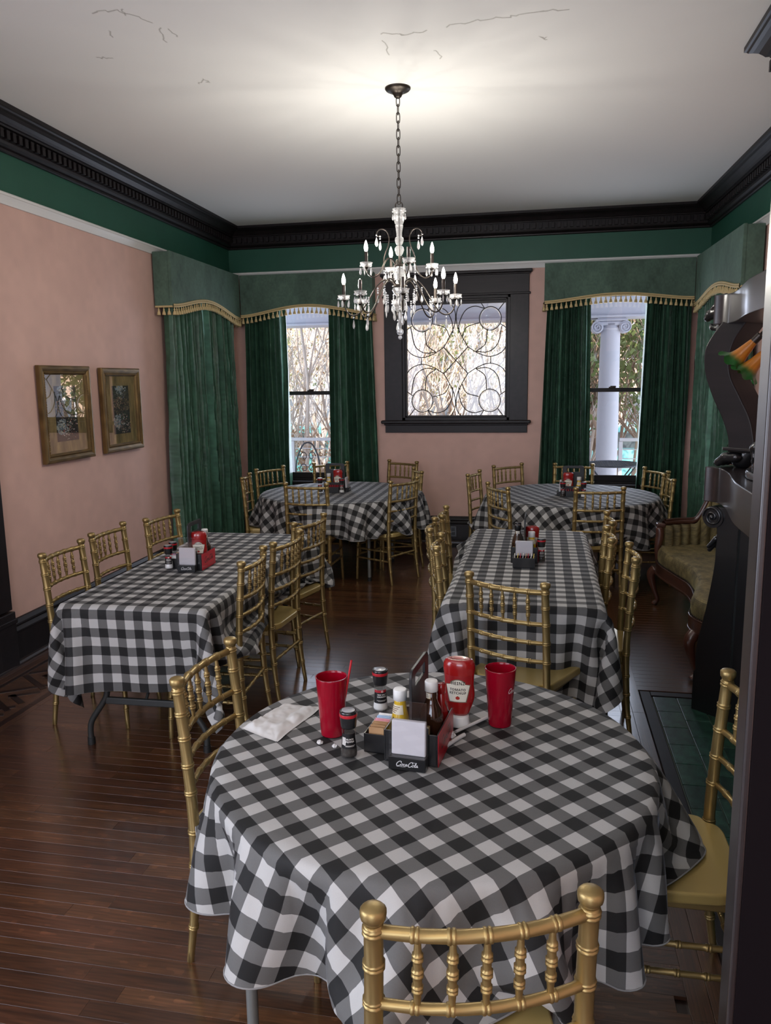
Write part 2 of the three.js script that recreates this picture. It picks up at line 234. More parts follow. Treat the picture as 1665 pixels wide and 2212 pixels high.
// mitre of the crown at the outside corner of the chimney breast
{ const pts = crownP, pos = []; // profile at the mitre (diagonal) joined back to both runs' square ends
  const quad = (p, q, r, s) => pos.push(...p, ...q, ...r, ...p, ...r, ...s);
  for (let i = 0; i < pts.length - 1; i++) { const [d0, y0] = pts[i], [d1, y1] = pts[i + 1];
    quad([BX - d0, y0, BZ0 - d0], [BX - d1, y1, BZ0 - d1], [BX - d1, y1, BZ0], [BX - d0, y0, BZ0]);
    quad([BX, y0, BZ0 - d0], [BX, y1, BZ0 - d1], [BX - d1, y1, BZ0 - d1], [BX - d0, y0, BZ0 - d0]); }
  const g = new THREE.BufferGeometry(); g.setAttribute('position', new THREE.Float32BufferAttribute(pos, 3)); g.computeVertexNormals(); g.setAttribute('uv', new THREE.Float32BufferAttribute(new Float32Array(pos.length / 3 * 2), 2));
  const t = struct('trim_' + ++trimNo, g, M.trim, 'mitred corner of the black crown moulding above the fireplace', 'crown moulding');
  const d = mesh('dentil', dentilG, M.trim, t); d.position.set(BX - .071, 3.268, BZ0 - .071);
}
// ---------------------------------------------------------------- floor: oak strips, border inlay, hearth
const floor = struct('floor', span(-3.5, 2.0, -.14, -.013, ZB - .1, ZN + .1), M.inlay, 'narrow strip oak floor stained dark red-brown with a glossy finish', 'floor');
{
  const PX0 = -2.72, PX1 = .44, pitch = .063, rest = [];
  const lens = [.9, 1.3, 1.75], geos = {};
  const plank = (len, v) => geos[len + '_' + v] ??= (() => { const g = rbox(len - .0006, .012, pitch - .0004, .0007, 0, 0, 0, 1), p = g.attributes.position, uv = g.attributes.uv; for (let i = 0; i < p.count; i++) uv.setXY(i, p.getX(i) / 1.8 + v * .37, p.getZ(i) / .5 + v * .131); return g; })();
  seed = 5; let made = 0;
  for (let r = 0; ; r++) {
    const z = -1.0 - (r + .5) * pitch; if (z < ZB + .06) break;
    let x = PX0 - rr(0, 1.2);
    while (x < PX1) {
      const len = lens[Math.floor(rnd() * 3)], x0 = Math.max(x, PX0), x1 = Math.min(x + len, PX1); const v = Math.floor(rnd() * 6), tone = Math.floor(rnd() * 5);
      if (x1 - x0 > .05) {
        if (made < 290 && z > -5.9) { const whole = x1 - x0 > len - .001, m = mesh('plank', whole ? plank(len, v) : plank(len, v).clone(), M.floorTones[tone], floor); if (!whole) m.scale.x = (x1 - x0) / len; m.position.set((x0 + x1) / 2, -.006, z); made++; }
        else { const g = plank(len, v).clone().scale((x1 - x0) / len, 1, 1).translate((x0 + x1) / 2, -.006, z); (rest[tone] ??= []).push(g); }
      }
      x += len;
    }
  }
  // strips towards and behind the viewer, and the far strips, seen too small to pick apart
  for (let r = 0; ; r++) { const z = -1.0 + (r + .5) * pitch; if (z > ZN) break; const g = plank(1.75, r % 6).clone(); (rest[r % 5] ??= []).push(g.clone().translate(-1.6, -.006, z), g.translate(.15, -.006, z)); }
  rest.forEach((g, i) => { const m = mesh('far_planks', mergeGeometries(g), M.floorTones[i], floor); m.userData.kind = 'stuff'; });
  // border along the left wall: boards along the wall, dark fret inlay, dark line
  const bz0 = ZB + .04, bz1 = 1.0, bL = bz1 - bz0;
  const strip = (x0, x1, mat, name) => { const n = 6; for (let i = 0; i < n; i++) { const g = rbox(bL / n - .001, .012, x1 - x0 - .001, .001, 0, 0, 0, 1); const p = g.attributes.position, uv = g.attributes.uv; for (let k = 0; k < p.count; k++) uv.setXY(k, p.getX(k) / 1.8 + i * .23 + x0, p.getZ(k) / .5 + x0); const m = mesh(name, g, mat, floor); m.position.set((x0 + x1) / 2, -.006, bz0 + (i + .5) * bL / n); m.rotation.y = Math.PI / 2; } };
  for (let i = 0; i < 5; i++) strip(-3.46 + i * .063, -3.46 + (i + 1) * .063, M.floorTones[[3, 1, 3, 0, 1][i]], 'border_board');
  strip(-3.145, -3.115, M.inlay, 'inlay_strip'); strip(-2.80, -2.76, M.inlay, 'inlay_strip'); strip(-2.76, -2.72, M.floorTones[1], 'border_board');
  { // fret: a running key in dark strips on light ground, unit .32 m
    const xa = -3.115, xb = -2.80, w = (xb - xa), u = .32, bar = .036, gm = M.floorTones[3];
    for (let i = 0; i * u < bL; i++) {
      const z = bz1 - (i + .5) * u; if (z > -2.2) { if (z < .9) { const m = mesh('border_board', box(w, .012, u), gm, floor); m.position.set((xa + xb) / 2, -.006, z); } continue; }
      const bed = mesh('border_board', box(w, .010, u), gm, floor); bed.position.set((xa + xb) / 2, -.007, z);
      if (z > -6.2) { for (const k of [-1, 1]) { const d = mesh('inlay_key', rbox(.30, .003, bar, .001, 0, 0, 0, 1), M.inlay, floor); d.position.set((xa + xb) / 2 - .02, -.0012, z + k * .055); d.rotation.y = .62 * k; const e = mesh('inlay_key', rbox(.17, .003, bar, .001, 0, 0, 0, 1), M.inlay, floor); e.position.set((xa + xb) / 2 + .04, -.0012, z + k * .125); e.rotation.y = .62 * k; } }
    }
  }
  // boards along the hearth on the right
  for (let i = 0; i < 2; i++) for (let j = 0; j < 7; j++) { const x0 = .44 + i * .063, Lz = 1.05, g = rbox(Lz - .001, .012, .062, .001, 0, 0, 0, 1); const m = mesh('border_board', g, M.floorTones[(i * 2 + j) % 5], floor); m.position.set(x0 + .0315, -.006, -1.0 - (j + .5) * Lz); m.rotation.y = Math.PI / 2; }
  { const g = []; for (let r = 0; ; r++) { const z = -4.47 - (r + .5) * .063; if (z < ZB + .06) break; g.push(rbox(1.2, .012, .062, .001, 1.165, -.006, z, 1)); } const m = mesh('far_planks', mergeGeometries(g), M.floorTones[0], floor); m.userData.kind = 'stuff'; }
}
// hearth: timber frame and green tiles
{
  const h = struct('hearth', span(.62, 1.14, -.02, .004, -4.36, -1.8), M.grout, 'hearth of dark green glazed tiles framed in worn dark timber', 'hearth');
  const fr = [[.566, .624, -4.42, -1.7], [.624, 1.14, -4.42, -4.362]];
  for (const [a, b, c, d] of fr) mesh('timber_frame', rbox(b - a, .03, d - c, .004, (a + b) / 2, .0, (c + d) / 2), M.trim, h);
  const tg = rbox(.1225, .012, .193, .003, 0, 0, 0, 1); seed = 11;
  for (let i = 0; i < 4; i++) for (let j = -1; j < 13; j++) { const x = .63 + .0625 + i * .1255, z0 = -4.358 + j * .196 + (i % 2) * .098, z1 = z0 + .196; const a = Math.max(z0, -4.358), b = Math.min(z1, -1.82); if (b - a < .03) continue; const m = mesh('tile', tg, M.tiles[Math.floor(rnd() * 4)], h); m.scale.z = (b - a - .003) / .193; m.position.set(x, .004 + rr(0, .0012), (a + b) / 2); m.rotation.set(rr(-.004, .004), 0, rr(-.004, .004)); }
}
// floor registers
function register(x, z, w, d, turn, label) { const t = thing('floor_register', label, 'vent', [x, .001, z], turn); mesh('frame', merge([box(w, .006, .02, 0, .003, d / 2 - .01), box(w, .006, .02, 0, .003, -d / 2 + .01), box(.02, .006, d - .04, w / 2 - .01, .003, 0), box(.02, .006, d - .04, -w / 2 + .01, .003, 0)]), M.iron, t); mesh('well', box(w - .04, .002, d - .04, 0, .001, 0), M.blackRubber, t); const g = box(.006, .004, d - .045); const n = Math.floor((w - .05) / .022); for (let i = 0; i < n; i++) mesh('slat', g, M.iron, t).position.set(-w / 2 + .035 + i * .022, .004, 0); return t; }
register(-.80, ZB + .20, .36, .16, 0, 'black slatted floor register against the back wall baseboard');
register(.505, -3.39, .36, .07, Math.PI / 2, 'narrow black floor register beside the near round table');
{ const o = thing('outlet', 'small black electrical outlet set in the back wall baseboard', 'outlet', [-.93, .125, ZB + .026], 0); mesh('plate', rbox(.07, .115, .006, .003, 0, 0, .003), M.blackGloss, o); mesh('socket', merge([rbox(.034, .03, .004, .002, 0, .022, .007), rbox(.034, .03, .004, .002, 0, -.022, .007)]), M.black, o); }
// black door casing with plinth block at the near end of the left wall, and the sliding door edge on the right
{ const c = struct('trim_' + ++trimNo, null, null, 'black door casing with plinth block on the left wall', 'door casing'); const z1 = -4.245, x = xl(-4.2);
  mesh('side_casing', rbox(.035, 2.5, .16, .006, x + .018, 1.62, z1 + .08), M.trim, c); mesh('plinth_block', rbox(.05, .36, .18, .006, x + .025, .18, z1 + .085), M.trim, c); mesh('plinth_cap', rbox(.06, .03, .19, .006, x + .03, .3, z1 + .085), M.trim, c); }
{ const d = struct('door_2', null, null, 'tall black panelled door in the left wall beyond the black casing', 'door'); const xd = (z) => xl(z) + .02, z0 = -4.085, z1 = -3.12; mesh('door_slab', rbox(.03, 2.66, z1 - z0, .003, xd(-3.6), 1.34, (z0 + z1) / 2), M.trim, d);
  for (const [y0, y1] of [[.2, .95], [1.1, 1.85], [2.0, 2.55]]) for (const k of [0, 1]) mesh('door_panel', rbox(.014, y1 - y0, .36, .006, xd(-3.6) + .02, (y0 + y1) / 2, z0 + .27 + k * .43), M.trim, d);
  mesh('side_casing', rbox(.035, 2.68, .16, .006, xl(-3.04) + .018, 1.345, -3.04), M.trim, d); mesh('head_casing', rbox(.04, .16, 1.29, .006, xl(-3.6) + .02, 2.76, -3.602), M.trim, d); mesh('door_knob', new THREE.SphereGeometry(.03, 16, 12).scale(1, 1, 1).translate(xd(-3.6) + .05, 1.0, -3.2), M.bronze, d); }
{ const d = struct('door_1', null, null, 'edge of a tall dark sliding door standing open on the right', 'door'); mesh('door_panel', rbox(1.19, 3.2, .053, .004, .332 + .595, 1.6, -1.275), M.door, d); mesh('door_edge', rbox(.012, 3.2, .055, .004, .328, 1.6, -1.275), M.doorEdge, d); }
// ---------------------------------------------------------------- windows
/** sash window in a wall; group frame: x along the wall, z into the room, origin at the sill centre on the inner wall face */
function sashWindow(no, label, p, turn, w, y0, y1, trimRight = true) {
  const g = struct('window_' + no, null, null, label, 'window'); g.position.set(...p); g.rotation.y = turn; const h = y1 - y0, cw = .11;
  mesh('side_casing', rbox(cw, h + .12, .024, .004, -w / 2 - cw / 2 + .012, y0 + h / 2, .012), M.trim, g);
  mesh('side_casing', rbox(cw, h + .12, .024, .004, w / 2 + cw / 2 - .012, y0 + h / 2, .012), M.trim, g);
  mesh('head_casing', rbox(w + cw * 2, .14, .028, .004, 0, y1 + .06, .014), M.trim, g);
  mesh('window_sill', rbox(w + .28, .035, .07, .008, 0, y0 - .012, .036), M.trim, g);
  mesh('apron', rbox(w + .18, .11, .02, .004, 0, y0 - .085, .011), M.trim, g);
  for (const s of [-1, 1]) mesh('jamb', rbox(.03, h, .2, .002, s * (w / 2 - .015), y0 + h / 2, -.1), M.trim, g);
  mesh('jamb', rbox(w, .03, .2, .002, 0, y1 - .015, -.1), M.trim, g); mesh('jamb', rbox(w, .03, .2, .002, 0, y0 + .015, -.1), M.trim, g);
  const ym = 1.635;
  for (const [a, b, z, nm] of [[y0 + .03, ym + .02, -.06, 'lower_sash'], [ym - .02, y1 - .03, -.1, 'upper_sash']]) {
    const sw = w - .06, st = .045, f = mesh(nm, merge([rbox(st, b - a, .034, .003, -sw / 2 + st / 2, (a + b) / 2, z), rbox(st, b - a, .034, .003, sw / 2 - st / 2, (a + b) / 2, z), rbox(sw - st * 2, nm === 'lower_sash' ? .04 : .055, .034, .003, 0, nm === 'lower_sash' ? b - .02 : b - .0275, z), rbox(sw - st * 2, nm === 'lower_sash' ? .06 : .04, .034, .003, 0, nm === 'lower_sash' ? a + .03 : a + .02, z)]), M.trim, g);
    mesh('pane', box(sw - st * 2 + .01, b - a - .06, .004, 0, (a + b) / 2, z), M.glass, f);
  }
  mesh('sash_lock', merge([rbox(.07, .012, .03, .004, 0, ym + .026, -.06), rbox(.05, .012, .018, .004, .012, ym + .036, -.06), cyl(.01, .01, .022, 10).translate(-.01, ym + .02, -.06)]), M.bronze, g);
  return g;
}
sashWindow(1, 'tall double-hung window between green curtains, left of the leaded window', [(W1[0] + W1[1]) / 2, 0, ZB], 0, W1[1] - W1[0], W1[2], W1[3]);
sashWindow(3, 'tall double-hung window with a white column outside, right of the leaded window', [(W3[0] + W3[1]) / 2, 0, ZB], 0, W3[1] - W3[0], W3[2], W3[3]);
sashWindow(4, 'left wall window hidden behind closed green curtains', [xl(-7.4), 0, -7.4], Math.PI / 2 + .026, 1.0, .66, 2.66);
sashWindow(5, 'right wall window showing as a bright slit between green curtains', [xrt(-7.36), 0, -7.36], -Math.PI / 2 + .025, 1.0, .66, 2.66);
{ // leaded glass window in the middle
  const g = struct('window_2', null, null, 'square leaded glass window with four interlaced hearts in a heavy black casing', 'window'); g.position.set((W2[0] + W2[1]) / 2, 0, ZB);
  const cx = (W2[0] + W2[1]) / 2, L = -1.672 - cx, R = -.156 - cx;
  mesh('side_casing', rbox(.19, 1.33, .03, .004, L + .095, 1.965, .015), M.trim, g); mesh('side_casing', rbox(.19, 1.33, .03, .004, R - .095, 1.965, .015), M.trim, g);
  mesh('head_casing', rbox(R - L, .215, .034, .004, 0, 2.735, .017), M.trim, g);
  mesh('head_moulding', merge([rbox(R - L + .03, .022, .046, .006, 0, 2.628, .023), rbox(R - L + .06, .03, .075, .008, 0, 2.848, .036), rbox(R - L + .03, .016, .055, .006, 0, 2.826, .027)]), M.trim, g);
  mesh('window_sill', rbox(R - L + .075, .035, .09, .012, 0, 1.318, .045), M.trim, g);
  mesh('apron', merge([rbox(R - L, .085, .026, .004, 0, 1.245, .013), rbox(R - L + .02, .022, .05, .008, 0, 1.292, .025)]), M.trim, g);
  const w = W2[1] - W2[0], h = W2[3] - W2[2], yc = (W2[2] + W2[3]) / 2;
  for (const s of [-1, 1]) mesh('jamb', rbox(.03, h, .18, .002, s * (w / 2 - .015), yc, -.09), M.trim, g); mesh('jamb', rbox(w, .03, .18, .002, 0, W2[3] - .015, -.09), M.trim, g); mesh('jamb', rbox(w, .03, .18, .002, 0, W2[2] + .015, -.09), M.trim, g);
  mesh('stop_bead', merge([rbox(.02, h - .06, .02, .004, -w / 2 + .04, yc, -.02), rbox(.02, h - .06, .02, .004, w / 2 - .04, yc, -.02), rbox(w - .06, .02, .02, .004, 0, W2[3] - .04, -.02), rbox(w - .06, .02, .02, .004, 0, W2[2] + .04, -.02)]), M.trim, g);
  const gy0 = 1.383, gy1 = 2.543, gx = .549; mesh('sash', merge([rbox(w / 2 - gx, h - .05, .03, .003, -(w / 2 + gx) / 2, yc, -.05), rbox(w / 2 - gx, h - .05, .03, .003, (w / 2 + gx) / 2, yc, -.05), rbox(gx * 2, W2[3] - gy1, .03, .003, 0, (W2[3] + gy1) / 2, -.05), rbox(gx * 2, gy0 - W2[2], .03, .003, 0, (W2[2] + gy0) / 2, -.05)]), M.trim, g);
  mesh('pane', box(gx * 2 + .01, gy1 - gy0 + .01, .006, 0, (gy0 + gy1) / 2, -.05), M.glass, g);
  // lead cames, traced in one quadrant and mirrored
  const S = 1.1 / 970, lead = std({ color: rgb(.05, .05, .05), metalness: .7, roughness: .45 }), bevel = phy({ color: 0xffffff, transmission: 1, thickness: .004, roughness: .02, ior: 1.52 });
  const Q = [
    [[113, 115], [58, 205], [14, 300], [4, 395], [35, 475], [125, 527], [215, 503], [266, 440]],
    [[113, 115], [218, 55], [328, 30], [440, 78], [486, 190], [472, 262], [412, 306]],
    [[28, 235], [35, 330], [88, 428], [172, 462], [262, 442]], [[188, 75], [300, 70], [388, 138], [424, 290]],
    [[58, 205], [102, 285], [216, 320]], [[188, 75], [272, 138], [290, 256]],
    [[0, 0], [56, 57], [113, 115]], [[394, 428], [438, 480], [484, 524]], [[325, 0], [325, 15], [325, 30]],
  ];
  const circ = []; for (let i = 0; i < 24; i++) { const a = i / 24 * Math.PI * 2; circ.push([318 + 100 * Math.cos(a), 355 + 100 * Math.sin(a)]); }
  for (const sx of [1, -1]) for (const sy of [1, -1]) {
    for (const q of Q) { mesh('lead_came', tube(q.map(([a, b]) => V(a * S * sx, b * S * sy * 1.055, 0)), .0052, 28, 6), lead, g).position.set(0, 1.963, -.046); }
    mesh('lead_came', tube(circ.map(([a, b]) => V(a * S * sx, b * S * sy * 1.055, 0)), .0052, 40, 6, true), lead, g).position.set(0, 1.963, -.046);
    mesh('bevelled_glass', tube(circ.map(([a, b]) => V((318 + (a - 318) * .9) * S * sx, (355 + (b - 355) * .9) * S * sy * 1.055, 0)), .006, 40, 6, true).scale(1, 1, .4), bevel, g).position.set(0, 1.963, -.047);
  }
}
// front-room window left of the viewer, then the one added behind for fill light
{ const g = struct('window_6', null, null, 'large window of the front room to the left of the viewer', 'window'); const x = xl(.1) - .1; for (const [a, b, c, d] of [[-1.1, 1.3, 2.84, 2.9], [-1.1, 1.3, .6, .66], [-1.1, -1.04, .66, 2.84], [1.24, 1.3, .66, 2.84], [.07, .13, .66, 2.84]]) mesh('frame_bar', span(x - .03, x + .03, c, d, a, b), M.trim, g); }
{ const g = struct('window_7', null, null, 'unseen large window added behind the viewer for fill light', 'window'); const z = ZN + .1; for (const [a, b, c, d] of [[-2, .8, 2.84, 2.9], [-2, .8, .7, .76], [-2, -1.94, .76, 2.84], [.74, .8, .76, 2.84], [-.63, -.57, .76, 2.84]]) mesh('frame_bar', span(a, b, c, d, z - .03, z + .03), M.trim, g); }

// ---------------------------------------------------------------- pelmets with tassel fringe
const tasselG = lathe([[0, 0], [.016, .0], [.017, .006], [.014, .022], [.009, .034], [.0055, .038], [.0085, .043], [.0085, .05], [.004, .055], [.0028, .066], [0, .066]], 8);
/** box pelmet; frame: x along the wall, z into the room */
function pelmet(label, p, turn, w, depth, h0 = 2.51, h1 = 2.575, hEnd = null) {
  const g = thing('pelmet', label, 'pelmet', p, turn, undefined); const top = 2.888, T = .02;
  const yb = (u) => { const c = Math.cos((u - .5) * Math.PI * 2) * .5 + .5; return h0 + (h1 - h0) * Math.pow(c, .8); };
  const s = new THREE.Shape(); s.moveTo(-w / 2, top); for (let i = 0; i <= 40; i++) s.lineTo(-w / 2 + w * i / 40, yb(i / 40)); s.lineTo(w / 2, top); s.closePath();
  const front = new THREE.ExtrudeGeometry(s, { depth: T, bevelEnabled: true, bevelSize: .004, bevelThickness: .004, bevelSegments: 2 }).translate(0, 0, depth - T);
  mesh('front_board', metreUV(front), M.pelmet, g);
  for (const e of [-1, 1]) mesh('end_board', metreUV(rbox(T, top - h0, depth - T - .005, .004, e * (w / 2 - T / 2), (top + h0) / 2, (depth - T) / 2)), M.pelmet, g);
  mesh('top_board', rbox(w - .04, .015, depth - .03, .003, 0, top - .01, (depth - T) / 2), M.pelmet, g);
  const pts = []; for (let i = 0; i <= 40; i++) pts.push(V(-w / 2 + w * i / 40, yb(i / 40) - .006, depth + .006)); 
  const braid = merge([new THREE.TubeGeometry(catmull(pts), 60, .009, 7), ...[-1, 1].map((e) => tube([[e * (w / 2 + .006), h0 - .006, depth + .004], [e * (w / 2 + .006), h0 - .006, .01]], .009, 6, 7))]);
  const pts2 = pts.map((q) => V(q.x, q.y + .017, q.z)); mesh('gold_braid', merge([braid, new THREE.TubeGeometry(catmull(pts2), 60, .008, 7)]), M.fringe, g);
  const n = Math.round(w / .048); for (let i = 0; i < n; i++) { const u = (i + .5) / n, t = mesh('tassel', tasselG, M.fringe, g); t.position.set(-w / 2 + w * u, yb(u) - .078, depth + .006); t.rotation.set(rr(-.06, .06), rr(0, 3), rr(-.08, .08)); }
  for (const e of [-1, 1]) for (let i = 0; i < 3; i++) { const t = mesh('tassel', tasselG, M.fringe, g); t.position.set(e * (w / 2 + .006), h0 - .078, depth - .03 - i * .048); }
  return g;
}
seed = 21;
pelmet('green velvet pelmet with tassels over the back-left window behind the chandelier', [-2.49, 0, ZB + .008], 0, 1.45, .165, 2.46, 2.555);
pelmet('green velvet pelmet with tassels over the back-right window with the column', [.71, 0, ZB + .008], 0, 1.42, .155, 2.51, 2.57);
pelmet('green velvet pelmet with tassels on the left wall beside the framed pictures', [xl(-7.39) + .012, 0, -7.395], Math.PI / 2 + .026, 1.69, .165, 2.43, 2.535);
pelmet('pale green velvet pelmet with tassels on the right wall above the lion leg', [xrt(-7.4) - .012, 0, -7.405], -Math.PI / 2 + .025, 1.62, .155, 2.44, 2.535);
// ---------------------------------------------------------------- curtains
/** hanging velvet panel; frame: x along the wall, z into the room, gathered at the top */
function curtain(label, p, turn, wt, wb, shift, folds, sd, yTop = 2.62, group) {
  const yBot = .012, off = sd * 3.7;
  const g = sheet((u, v) => {
    const y = lerp(yTop, yBot, v), w = lerp(wt, wb, Math.pow(v, .8)), uu = u + .025 * (fbm(u * 3 + off, v * 1.5, 3) - .5) * (1 - Math.abs(2 * u - 1));
    const ph = (uu * folds + .55 * (vn(uu * folds * .5 + off, v * 1.2) - .5) * (.4 + v)) * Math.PI * 2, amp = lerp(.042, .056, Math.pow(v, .6)) * (.6 + .8 * vn(uu * folds * .9 + off, 3)), pin = (q) => Math.sign(q) * Math.pow(Math.abs(q), .7);
    const z = amp * (pin(Math.sin(ph)) + .3 * Math.sin(2.3 * ph + off)) + .014 * (fbm(u * 14 + off, v * 9, 3) - .5) + .006 * (fbm(u * 50 + off, v * 36, 2) - .5) + .012 * (fbm(u * 7 + v * 6 + off, v * 22, 3) - .5);
    const sag = .02 * Math.sin(ph + 1.2);
    return [(uu - .5) * w + shift * v + .5 * amp * Math.cos(ph) * .35, y + (v > .97 ? sag * .3 : 0), z];
  }, Math.round(folds * 16), 110, (u, v) => [u * wb * 1.8, v * 2.6]);
  const m = mesh('curtain', g, M.velvet, scene); m.position.set(...p); m.rotation.y = turn; m.userData = { label, category: 'curtain' }; if (group) m.userData.group = group; return m;
}
const CZ = ZB + .1;
curtain('green velvet curtain at the left side of the back-left window', [-2.98, 0, CZ], 0, .44, .50, .0, 8, 1);
curtain('green velvet curtain between the back-left window and the leaded window', [-2.03, 0, CZ], 0, .46, .54, .02, 8, 2);
curtain('green velvet curtain between the leaded window and the column window', [.235, 0, CZ], 0, .42, .54, -.02, 8, 3);
curtain('green velvet curtain in the back right corner beside the column window', [1.185, 0, CZ], 0, .42, .48, -.02, 8, 4);
curtain('closed green velvet curtain on the left wall, panel nearer the framed pictures', [xl(-7.0) + .1, 0, -6.98], Math.PI / 2 + .026, .72, .80, -.02, 10, 5);
curtain('closed green velvet curtain on the left wall, panel in the back corner', [xl(-7.8) + .1, 0, -7.78], Math.PI / 2 + .026, .76, .80, .0, 10, 6);
curtain('green velvet curtain on the right wall in the back corner', [xrt(-7.8) - .1, 0, -7.79], -Math.PI / 2 + .025, .76, .82, .0, 10, 7);
curtain('green velvet curtain on the right wall behind the lion leg', [xrt(-6.95) - .1, 0, -6.98], -Math.PI / 2 + .025, .72, .74, .0, 10, 8);
// ---------------------------------------------------------------- framed pictures
function landscape(sd) { return canvasTex(256, 512, (x, w, h) => { seed = sd; x.fillStyle = '#2a2620'; x.fillRect(0, 0, w, h);
  const blob = (cx, cy, r, cols, n, s) => { for (let i = 0; i < n; i++) { const a = rr(0, 6.28), q = Math.sqrt(rnd()) * r; x.fillStyle = cols[Math.floor(rnd() * cols.length)]; x.beginPath(); x.ellipse(cx + Math.cos(a) * q, cy + Math.sin(a) * q * .8, rr(s * .4, s), rr(s * .3, s * .8), rr(0, 3), 0, 6.28); x.fill(); } };
  blob(w * .5, h * .12, w * .38, ['#a9b7bd', '#c2c4b4', '#8fa3ad', '#b9b59c'], 180, 14);
  blob(w * .1, h * .25, w * .42, ['#2c3324', '#3d4430', '#4b4a33', '#262a1f'], 260, 12); blob(w * .92, h * .22, w * .4, ['#2b2f22', '#40452f', '#5a4d33', '#1f231b'], 240, 12);
  blob(w * .5, h * .42, w * .5, ['#5c5138', '#7a6a45', '#3c3a2a', '#8b7a55', '#6a4b3c'], 220, 11);
  blob(w * .35, h * .74, w * .36, ['#8fa0a8', '#a7b2b2', '#6d7f86', '#c6c9bf'], 200, 12);
  blob(w * .78, h * .66, w * .34, ['#2b3022', '#3f4a30', '#1f241a'], 180, 11); blob(w * .75, h * .86, w * .4, ['#3a2f28', '#4b3a30', '#2b2a20'], 160, 11);
  blob(w * .6, h * .78, w * .5, ['#efe6d2', '#f3efe2', '#d9a7a0', '#c96f5e', '#e5d29b'], 90, 7); blob(w * .3, h * .36, w * .3, ['#caa07f', '#e0cfa4', '#b5654a'], 50, 6);
  }); }
const matTex = tex(256, 512, (u, v) => { const k = 150 + 60 * (wrapN(u * 8, v * 3, 8, 3) - .5) + 40 * (wrapN(u * 40, v * 12, 40, 12) - .5); return [k * .98, k * .86, k * .58]; });
M.frameGold = phy({ color: rgb(.30, .19, .07), metalness: .55, roughness: .42, map: trimTex });
M.picGlass = phy({ color: 0xffffff, transmission: 1, thickness: 0, roughness: 0, ior: 2.3 });
function picture(label, z, w, h, yc, sd) {
  const g = thing('framed_picture', label, 'picture', [xl(z) + .018, yc, z], Math.PI / 2); const fw = .062;
  const prof = [[0, 0], [0, .026], [.008, .034], [.022, .036], [.034, .03], [.04, .026], [.046, .03], [.052, .026], [.062, .014], [.062, 0]]; // from the outer edge inwards
  const sides = []; for (const [len, rot, off] of [[w, 0, -h / 2], [w, Math.PI, -h / 2], [h, Math.PI / 2, -w / 2], [h, -Math.PI / 2, -w / 2]]) {
    const pos = []; const P = (s, q) => [s * (len / 2 - q[0]), off + q[0], q[1]];
    for (let i = 0; i < prof.length - 1; i++) { const a = P(-1, prof[i]), b = P(1, prof[i]), c = P(1, prof[i + 1]), d = P(-1, prof[i + 1]); pos.push(...a, ...b, ...c, ...a, ...c, ...d); }
    const q = new THREE.BufferGeometry(); q.setAttribute('position', new THREE.Float32BufferAttribute(pos, 3)); q.setAttribute('uv', new THREE.Float32BufferAttribute(pos.flatMap((_, i) => i % 3 === 0 ? [pos[i] * 2, pos[i + 1] * 2] : []), 2)); q.computeVertexNormals(); q.rotateZ(rot); mesh('frame_side', q, M.frameGold, g); }
  const bead = new THREE.SphereGeometry(.0042, 6, 5), bs = []; for (let x = -w / 2 + fw; x <= w / 2 - fw; x += .011) bs.push(bead.clone().translate(x, h / 2 - .049, .03), bead.clone().translate(x, -h / 2 + .049, .03)); for (let y = -h / 2 + fw; y <= h / 2 - fw; y += .011) bs.push(bead.clone().translate(w / 2 - .049, y, .03), bead.clone().translate(-w / 2 + .049, y, .03));
  const bd = mesh('beading', mergeGeometries(bs), M.frameGold, g); bd.userData.kind = 'stuff';
  mesh('backing', box(w - .01, h - .01, .006, 0, 0, .003), M.frameGold, g);
  mesh('mat_board', box(w - .11, h - .11, .002, 0, 0, .0075), std({ map: matTex, roughness: .9 }), g);
  mesh('print', box(w * .43, h * .58, .0015, 0, 0, .0092), std({ map: landscape(sd), roughness: .7 }), g);
  mesh('glazing', box(w - .115, h - .115, .002, 0, 0, .0135), M.picGlass, g);
}
picture('gilt framed garden print with the leaded window mirrored in its glass', -5.035, .60, .66, 1.566, 31);
picture('gilt framed garden print nearer the left wall curtain', -5.815, .585, .652, 1.562, 47);
